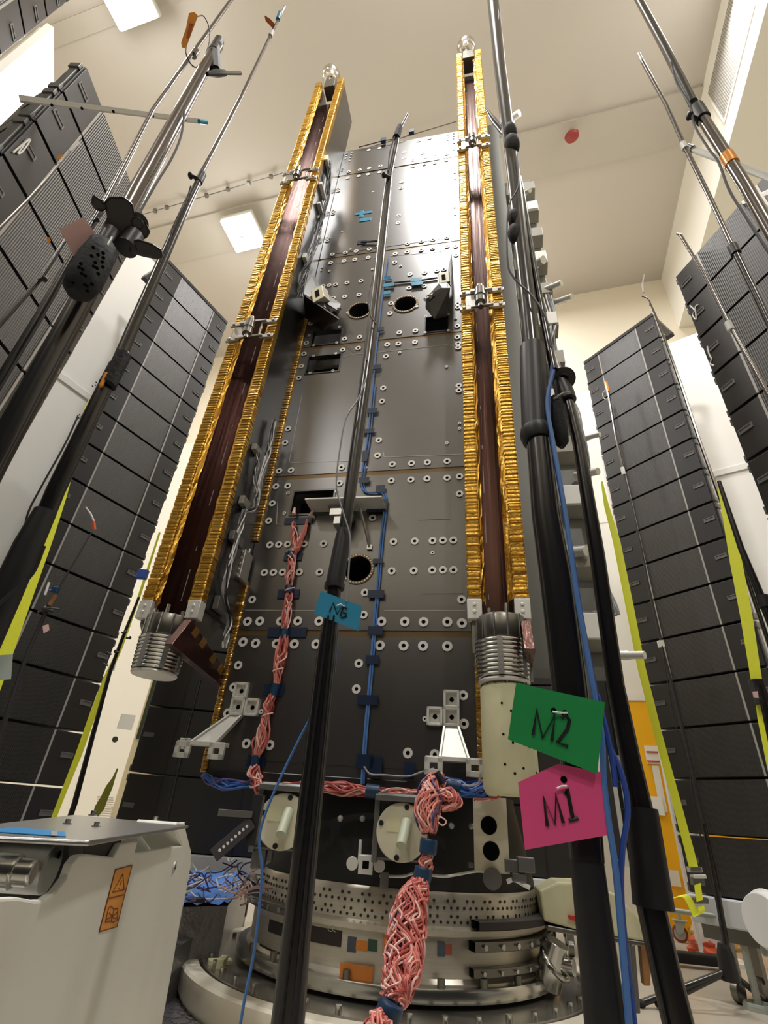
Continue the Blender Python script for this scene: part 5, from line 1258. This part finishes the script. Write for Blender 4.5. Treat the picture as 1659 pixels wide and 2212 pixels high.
# ---- white machine at the lower left
ZP = CZ-.045
def mz(x, y, dz=0): return at_z(x, y, ZP+dz)
T0 = mz(200, 1815)
MACH = thing('lifting_machine', 'white steel machine with roller and warning label in the lower left corner', 'machine', V((-.55, .95, 0)))
corner = [mz(195,1816), mz(408,1783), mz(160,1760), mz(-60,1785), mz(-130,1800)]
mb = MB(); mb.prism(corner, ZZ*-.006); top = mb.build('top_plate', 'alu', MACH, .002)
for (x, y) in ((145,1780), (207,1786), (200,1762), (334,1774)):
    q = mz(x, y); r = rad(q, 11); mb = MB(); mb.cyl(q, q+ZZ*r*.35, r*1.7, n=20); mb.cyl(q+ZZ*r*.35, q+ZZ*r*1.7, r, n=6); mb.build('plate_bolt', 'steel', top)
mb = MB(); mb.prism([mz(-20,1794,.0005), mz(30,1787,.0005), mz(140,1798,.0005), mz(142,1808,.0005), mz(-20,1797,.0005)], ZZ*.0008); mb.build('blue_label', 'label_blue', top)
mb = MB(); mb.prism([mz(110,1796,.0014), mz(124,1797,.0014), mz(124,1806,.0014), mz(110,1805,.0014)], ZZ*.0006); mb.build('tape_piece', 'grey_wire', top)
# side sheet
e0 = mz(195,1816); e1 = mz(408,1783); ed = (e1-e0); ed.z = 0; L0 = ed.length; ed.normalize(); en = V((ed.y, -ed.x, 0))
if en.dot(EYE-e0) < 0: en = -en
SP0 = e0-en*.03
def sh(x, y, o=0.): return at_pl(x, y, SP0+en*o, en)
import mathutils
cut = []
R_ = at_pl(404, 1835, SP0, en)
def poly_face(pts, holes=()):
    return pts
outl = [(262,1822),(298,1817),(292,1841),(300,1841),(398,1826),(409,1850),(400,1925),(372,2090),(345,2240),(330,2340),(60,2420),(-140,2420),(-120,2150),(-110,1950),(-60,1942),(40,1938),(78,1945),(100,1943),(125,1925),(148,1895),(158,1866),(172,1848),(190,1845),(246,1851)]
mb = MB(); mb.prism([sh(x, y) for x, y in outl], -en*.012); sheet = mb.build('side_sheet', 'machine_white', MACH, .003)
mb = MB(); mb.prism([sh(x, y) for x, y in ((383,1776),(398,1778),(413,1838),(412,1870),(396,1960),(404,1900),(404,1850),(378,1792))], -en*.10); mb.build('rear_flange', 'machine_white', MACH, .003)
mb = MB(); mb.prism([sh(x, y, -.11) for x, y in ((180,1800),(400,1776),(404,1840),(396,1960),(370,2100),(345,2240),(150,2240),(150,1900))], -en*.012); mb.build('rear_sheet', 'machine_white', MACH, .003)
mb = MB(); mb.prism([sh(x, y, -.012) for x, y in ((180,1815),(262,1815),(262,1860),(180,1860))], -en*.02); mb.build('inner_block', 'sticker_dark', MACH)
mb = MB(); mb.prism([sh(x, y, -.17) for x, y in ((-260,1812),(250,1806),(250,1990),(-260,2010))], -en*.01); mb.build('dark_filler_sheet', 'sticker_dark', MACH)  # added dark sheet, coloured to stand for the dim space behind the roller
q = sh(375, 1873); mb = MB(); mb.cyl(q-en*.01, q+en*.004, rad(q, 22), n=24); mb.build('sheet_bolt', 'strip_alu', sheet); mb = MB(); mb.cyl(q+en*.004, q+en*.006, rad(q, 9), n=6); mb.build('bolt_socket', 'sticker_dark', sheet)
f = lambda x, y, o=.0008: sh(x, y, o)
mb = MB(); mb.prism([f(x, y, 0) for x, y in ((249,1879),(285,1869),(252,2002),(214,2013))], en*.0006); lab = mb.build('warning_label', 'label_orange', sheet)
def thick(pts, w, closed=False):
    return pts+[pts[0]] if closed else pts
mb = MB(); r_ = .0011
for L in ([(249,1879),(285,1869),(252,2002),(214,2013),(249,1879)], [(233,1941),(268,1933)], [(265,1888),(268,1922),(243,1927),(265,1888)], [(262,1902),(258,1914)], [(257,1918),(256.5,1920)], [(234,1962),(240,1958),(246,1964),(254,1962),(253,1988),(245,1992),(236,1990),(227,1992),(234,1962)], [(246,1964),(240,1990)], [(236,1972),(243,1980),(252,1972)], [(230,1985),(240,1982),(252,1984)]):
    mb.tube([f(x, y, .0008) for x, y in L], r_, 4)
mb.build('warning_symbols', 'label_brown', lab)
# roller drum under the plate, behind the cut-out of the side sheet
zb_ = sh(90, 1936, -.05).z; r_ = (ZP-.012-zb_)/2; c = sh(116, 1870, -.05); c.z = zb_+r_
mb = MB(); mb.cyl(c, c-en*.09, r_, n=56); mb.build('roller', 'alu', MACH, .004)
mb = MB(); h_ = sh(14, 1882, -.05); mb.cyl(h_+en*.012, h_-en*.02, rad(h_, 66), n=36); mb.cyl(h_+en*.03, h_-en*.02, rad(h_, 52), n=36); mb.build('roller_hub', 'steel', MACH, .003)
mb = MB(); q = sh(126, 1846, -.0485); mb.cyl(q, q+en*.002, rad(q, 14), n=14); mb.build('roller_bolt', 'hole_black', MACH)
mb = MB(); b0 = V((-.75, .85, 0)); mb.obox(V((-.9,.45,0)), ed*1.0, -en*-.0+V((.35,-.0,0)), ZZ*.3); mb.build('base', 'machine_white', MACH, .01)
# ---- floor pieces around the turntable
def fthing(name, label, cat, c): return thing(name, label, cat, V((c[0], c[1], 0)))
zp = .42
PL = [at_z(x, y, zp) for x, y in ((330,1962), (492,1957), (543,1888), (380,1882))]
t = fthing('blue_sheet', 'blue plastic sheet over a low platform behind the white machine', 'sheet', (PL[0]+PL[2])/2)
mb = MB(); n_ = 16; vs = []; fs = []; rg = random.Random(9)
for i in range(n_+1):
    for j in range(n_+1):
        a = PL[0].lerp(PL[1], i/n_); b = PL[3].lerp(PL[2], i/n_); q = a.lerp(b, j/n_); q.z += .004+rg.uniform(0, .018); vs.append(q)
for i in range(n_):
    for j in range(n_): a = i*(n_+1)+j; fs.append((a, a+n_+1, a+n_+2, a+1))
mb._add(vs, fs, 0, True); mb.build('sheet', 'blue_sheet', t)
mb = MB(); mb.prism(PL, ZZ*-zp); mb.build('platform', 'checker_alu', t)
c_ = at_z(468, 1935, zp+.04)
t = thing('wire_tangle', 'tangle of loose violet and pale wires on the blue sheet', 'wires', V((c_.x, c_.y, zp+.02)))
rg = random.Random(12); mb = MB()
for k in range(46):
    p = c_+V((rg.uniform(-.22,.2), rg.uniform(-.2,.2), rg.uniform(-.01,.05)))
    pts = [p]
    for j in range(4): pts.append(pts[-1]+V((rg.uniform(-.1,.1), rg.uniform(-.1,.1), rg.uniform(-.04,.06))))
    for q in pts: q.z = max(zp+.025, q.z)
    mb.tube(smoothpath(pts, 3), .004, 4, rg.randrange(3), False)
stuff(mb.build('wires', ['violet_wire', 'white_wire', 'pale_wire'], t))
mb = MB(); q = at_z(424, 1944, zp+.04); mb.cbox(q, V((.04,.01,0)), V((-.005,.015,0)), ZZ*.010); mb.build('connector', 'black_plastic', t, .004)
for i, (z_, poly, lab) in enumerate(((.10, ((345,2080),(372,2075),(440,2230),(330,2260)), 'chequered metal floor plate at the foot of the white machine'), (.30, ((372,2000),(490,1968),(505,1978),(440,2012),(372,2052)), 'chequered metal step beside the turntable rim'))):
    Q = [at_z(x, y, z_) for x, y in poly]; mb = MB(); mb.prism(Q, ZZ*-z_)
    x0 = min(q.x for q in Q); x1 = max(q.x for q in Q); y0 = min(q.y for q in Q); y1 = max(q.y for q in Q)
    def inside(p):
        r_ = False
        for k in range(len(Q)):
            A, B = Q[k], Q[k-1]
            if (A.y > p.y) != (B.y > p.y) and p.x < (B.x-A.x)*(p.y-A.y)/(B.y-A.y)+A.x: r_ = not r_
        return r_
    yy = y0; b = 0
    while yy < y1:
        xx = x0; a = 0
        while xx < x1:
            d = V((.016,.016,0)) if (a+b) % 2 else V((.016,-.016,0)); s_ = V((-d.y, d.x, 0))*.3
            if inside(V((xx, yy, 0))): mb.cbox(V((xx, yy, z_+.001)), d, s_, ZZ*.003)
            xx += .05; a += 1
        yy += .05; b += 1
    o = mb.build('chequer_plate', 'checker_alu'); tag(o, lab, 'floor plate')
# ---- right-hand floor clutter
def floorbox(name, label, cat, px, py, z1, hx, hy, yaw, m, bev=.01):
    c = at_z(px, py, z1); mb = MB(); u = UV(yaw); v = V((-u.y, u.x, 0)); mb.obox(V((c.x, c.y, 0))-u*hx-v*hy*0, u*2*hx, v*2*hy, ZZ*z1)
    return tag(mb.build(name, m, None, bev), label, cat)
t = fthing('cream_cart', 'low cream cart panel behind the thick right stand', 'cart', at_z(1290,1990,.0))
c = at_z(1180, 1990, .02); c2 = at_z(1400, 2030, .02); D_ = 3.2
def vq(x, y): return at_pl(x, y, at_d(1290, 1960, D_), NV(-.2))
mb = MB(); mb.prism([vq(x, y) for x, y in ((1165,1925),(1205,1906),(1262,1908),(1330,1932),(1400,2000),(1402,2036),(1340,2026),(1250,2010),(1175,1990))], -NV(-.2)*.3); mb.build('panel', 'cream_cyl', t, .01)
mb = MB(); mb.prism([vq(x, y) for x, y in ((1182,1998),(1300,2020),(1402,2036),(1402,2046),(1300,2032),(1182,2010))], -NV(-.2)*.3); mb.build('frame', 'steel_dark', t, .004)
mb = MB(); mb.prism([vq(x, y) for x, y in ((1384,2044),(1402,2042),(1406,2130),(1392,2130))], -NV(-.2)*.06); mb.build('wooden_post', 'wood_brown', t, .004)
mb = MB(); mb.prism([vq(x, y) for x, y in ((1362,2040),(1372,2040),(1384,2190),(1374,2190))], -NV(-.2)*.06); mb.build('steel_post', 'rig_metal', t, .004)
mb = MB(); mb.prism([vq(x, y) for x, y in ((1226,1976),(1252,1980),(1246,1990),(1228,1984))], NV(-.2)*.02); mb.build('red_mark', 'sign_red', t)
# caster
c = at_z(1468, 2012, .09)
t = fthing('swivel_caster', 'grey swivel caster with a red-brown tyre near the right tower foot', 'caster', c)
n = (EYE-c); n.z = 0; n.normalize(); r = .075; c.z = r
mb = MB(); mb.torus(c, r*.82, r*.18, n, 32, 10); mb.build('tyre', 'caster_red', t)
mb = MB(); mb.cyl(c-n*.018, c+n*.018, r*.72, n=28); mb.build('wheel', 'pipe_grey', t)
x_ = ZZ.cross(n)
mb = MB()
for s_ in (-1, 1): mb.prism([c+n*.028*s_-x_*.03, c+n*.028*s_+x_*.03, c+n*.028*s_+x_*.07+ZZ*.1, c+n*.028*s_-x_*.03+ZZ*.1], n*.004*s_)
mb.cbox(c+ZZ*.105+x_*.02, x_*.07, n*.04, ZZ*.006); mb.cyl(c+ZZ*.11+x_*.02, c+ZZ*.19+x_*.02, .02, n=12); mb.build('fork', 'pipe_grey', t, .002)
mb = MB(); mb.cyl(c-n*.04, c+n*.04, .012, n=10); mb.build('axle', 'steel', t)
# bags
def bag(name, label, px, py, r, sc_, m, sd):
    c = at_z(px, py, r*sc_[2]*.8); rg = random.Random(sd); mb = MB(); mb.sphere(c, r, 22, 14, 0, sc_)
    for i, p in enumerate(mb.v):
        d = (p-c); mb.v[i] = c+d*(1+rg.uniform(-.22, .18))
        if mb.v[i].z < .004: mb.v[i].z = .004
    return tag(mb.build(name, m), label, 'bag')
bag('amber_bag', 'crumpled amber plastic bag on the floor by the tripod stand', 1545, 2020, .20, (1.2,1,.6), 'bag_amber', 3)
bag('orange_bag', 'crumpled orange-red plastic bag in front of the amber bag', 1530, 2052, .13, (1.3,1,.7), 'plastic_orange', 4)
bag('clear_bag', 'crumpled clear plastic bag behind the tripod stand leg', 1600, 1985, .16, (1.,1,1.0), 'clear_plastic', 5)
c = at_z(1462, 2085, .02); mb = MB(); mb.cbox(at_z(1520, 2072, .06), V((.22,-.03,0)), V((.02,.06,0)), ZZ*.035); tag(mb.build('black_roll', 'black_rubber', None, .015), 'black cloth roll lying beside the tripod stand hub', 'roll')
# grey pipe stand and white drum
c = at_z(1640, 2178, .01); top_ = at_pl(1592, 1985, c, NV(0))
t = fthing('pipe_stand', 'grey pipe stand with a round foot at the lower right edge', 'stand', c)
mb = MB(); mb.cyl(V((c.x,c.y,0)), V((c.x,c.y,.025)), .09, .085, 28); mb.torus(V((c.x,c.y,.025)), .07, .012); mb.build('round_foot', 'pipe_grey', t)
mb = MB(); mb.tube([V((c.x,c.y,.02)), top_], .022, 14); mb.build('upright', 'pipe_grey', t)
mb = MB(); mb.tube([top_, top_+V((.6,.05,.05))], .02, 12); mb.tube([top_-ZZ*.0, top_+V((-.5,.3,.0))], .016, 10); mb.build('cross_pipe', 'pipe_grey', t)
mb = MB(); mb.cyl(top_-ZZ*.04, top_+ZZ*.05, .032, n=16); mb.build('coupler', 'rig_metal', t)
c = at_d(1664, 1990, 2.45); ax_ = V((-.95, -.3, .05)).normalized()
t = thing('white_drum', 'white round drum lying at the right edge of the photo', 'drum', V((c.x, c.y, 0)))
mb = MB(); mb.cyl(c+ax_*.02, c-ax_*.4, .074, .07, 40); mb.build('shell', 'drum_white', t, .006)
mb = MB(); mb.cyl(c+ax_*.035, c+ax_*.0, .072, .082, 40); mb.torus(c, .079, .007, ax_, 40); mb.build('lid', 'drum_white', t, .004)
mb = MB(); q = c-ax_*.2
for s_ in (.1, -.12): mb.cyl(V((q.x+s_, q.y, .0)), V((q.x+s_, q.y, q.z-.06)), .014, n=10)
mb.cyl(V((q.x-.2, q.y, q.z-.075)), V((q.x+.25, q.y, q.z-.075)), .014, n=10)
mb.build('cradle', 'pipe_grey', t)
# crumpled ties on the tower grilles
for (P0, yw, lab, pts) in (((-1.97,1.2446,0), 1.5458, 'white wire tie dangling on the near left tower', ((28,330),(45,315),(66,300),(50,325),(38,332),(52,312))), ((2.124,2.3129,0), -1.3213, 'pale wire tie on the near right tower edge', ((1490,660),(1500,670),(1496,680),(1504,690),(1502,664),(1508,658))), ((2.124,2.3129,0), -1.3213, 'second pale wire tie lower on the near right tower edge', ((1528,748),(1532,765),(1537,775),(1534,785),(1542,790)))):
    mb = MB(); mb.tube(smoothpath([at_pl(a, b, V(P0)+NV(yw)*.006, NV(yw)) for a, b in pts], 4), .005, 5); tag(mb.build('wire_tie', 'white_wire'), lab, 'wire tie')
# ------------------------------------------------------------------ render settings that belong to the scene
sc.view_settings.exposure = 0.0
sc.cycles.use_denoising = True
sc.cycles.max_bounces = 7; sc.cycles.diffuse_bounces = 5; sc.cycles.adaptive_threshold = .02; sc.cycles.glossy_bounces = 4
sc.cycles.sample_clamp_indirect = 6.0
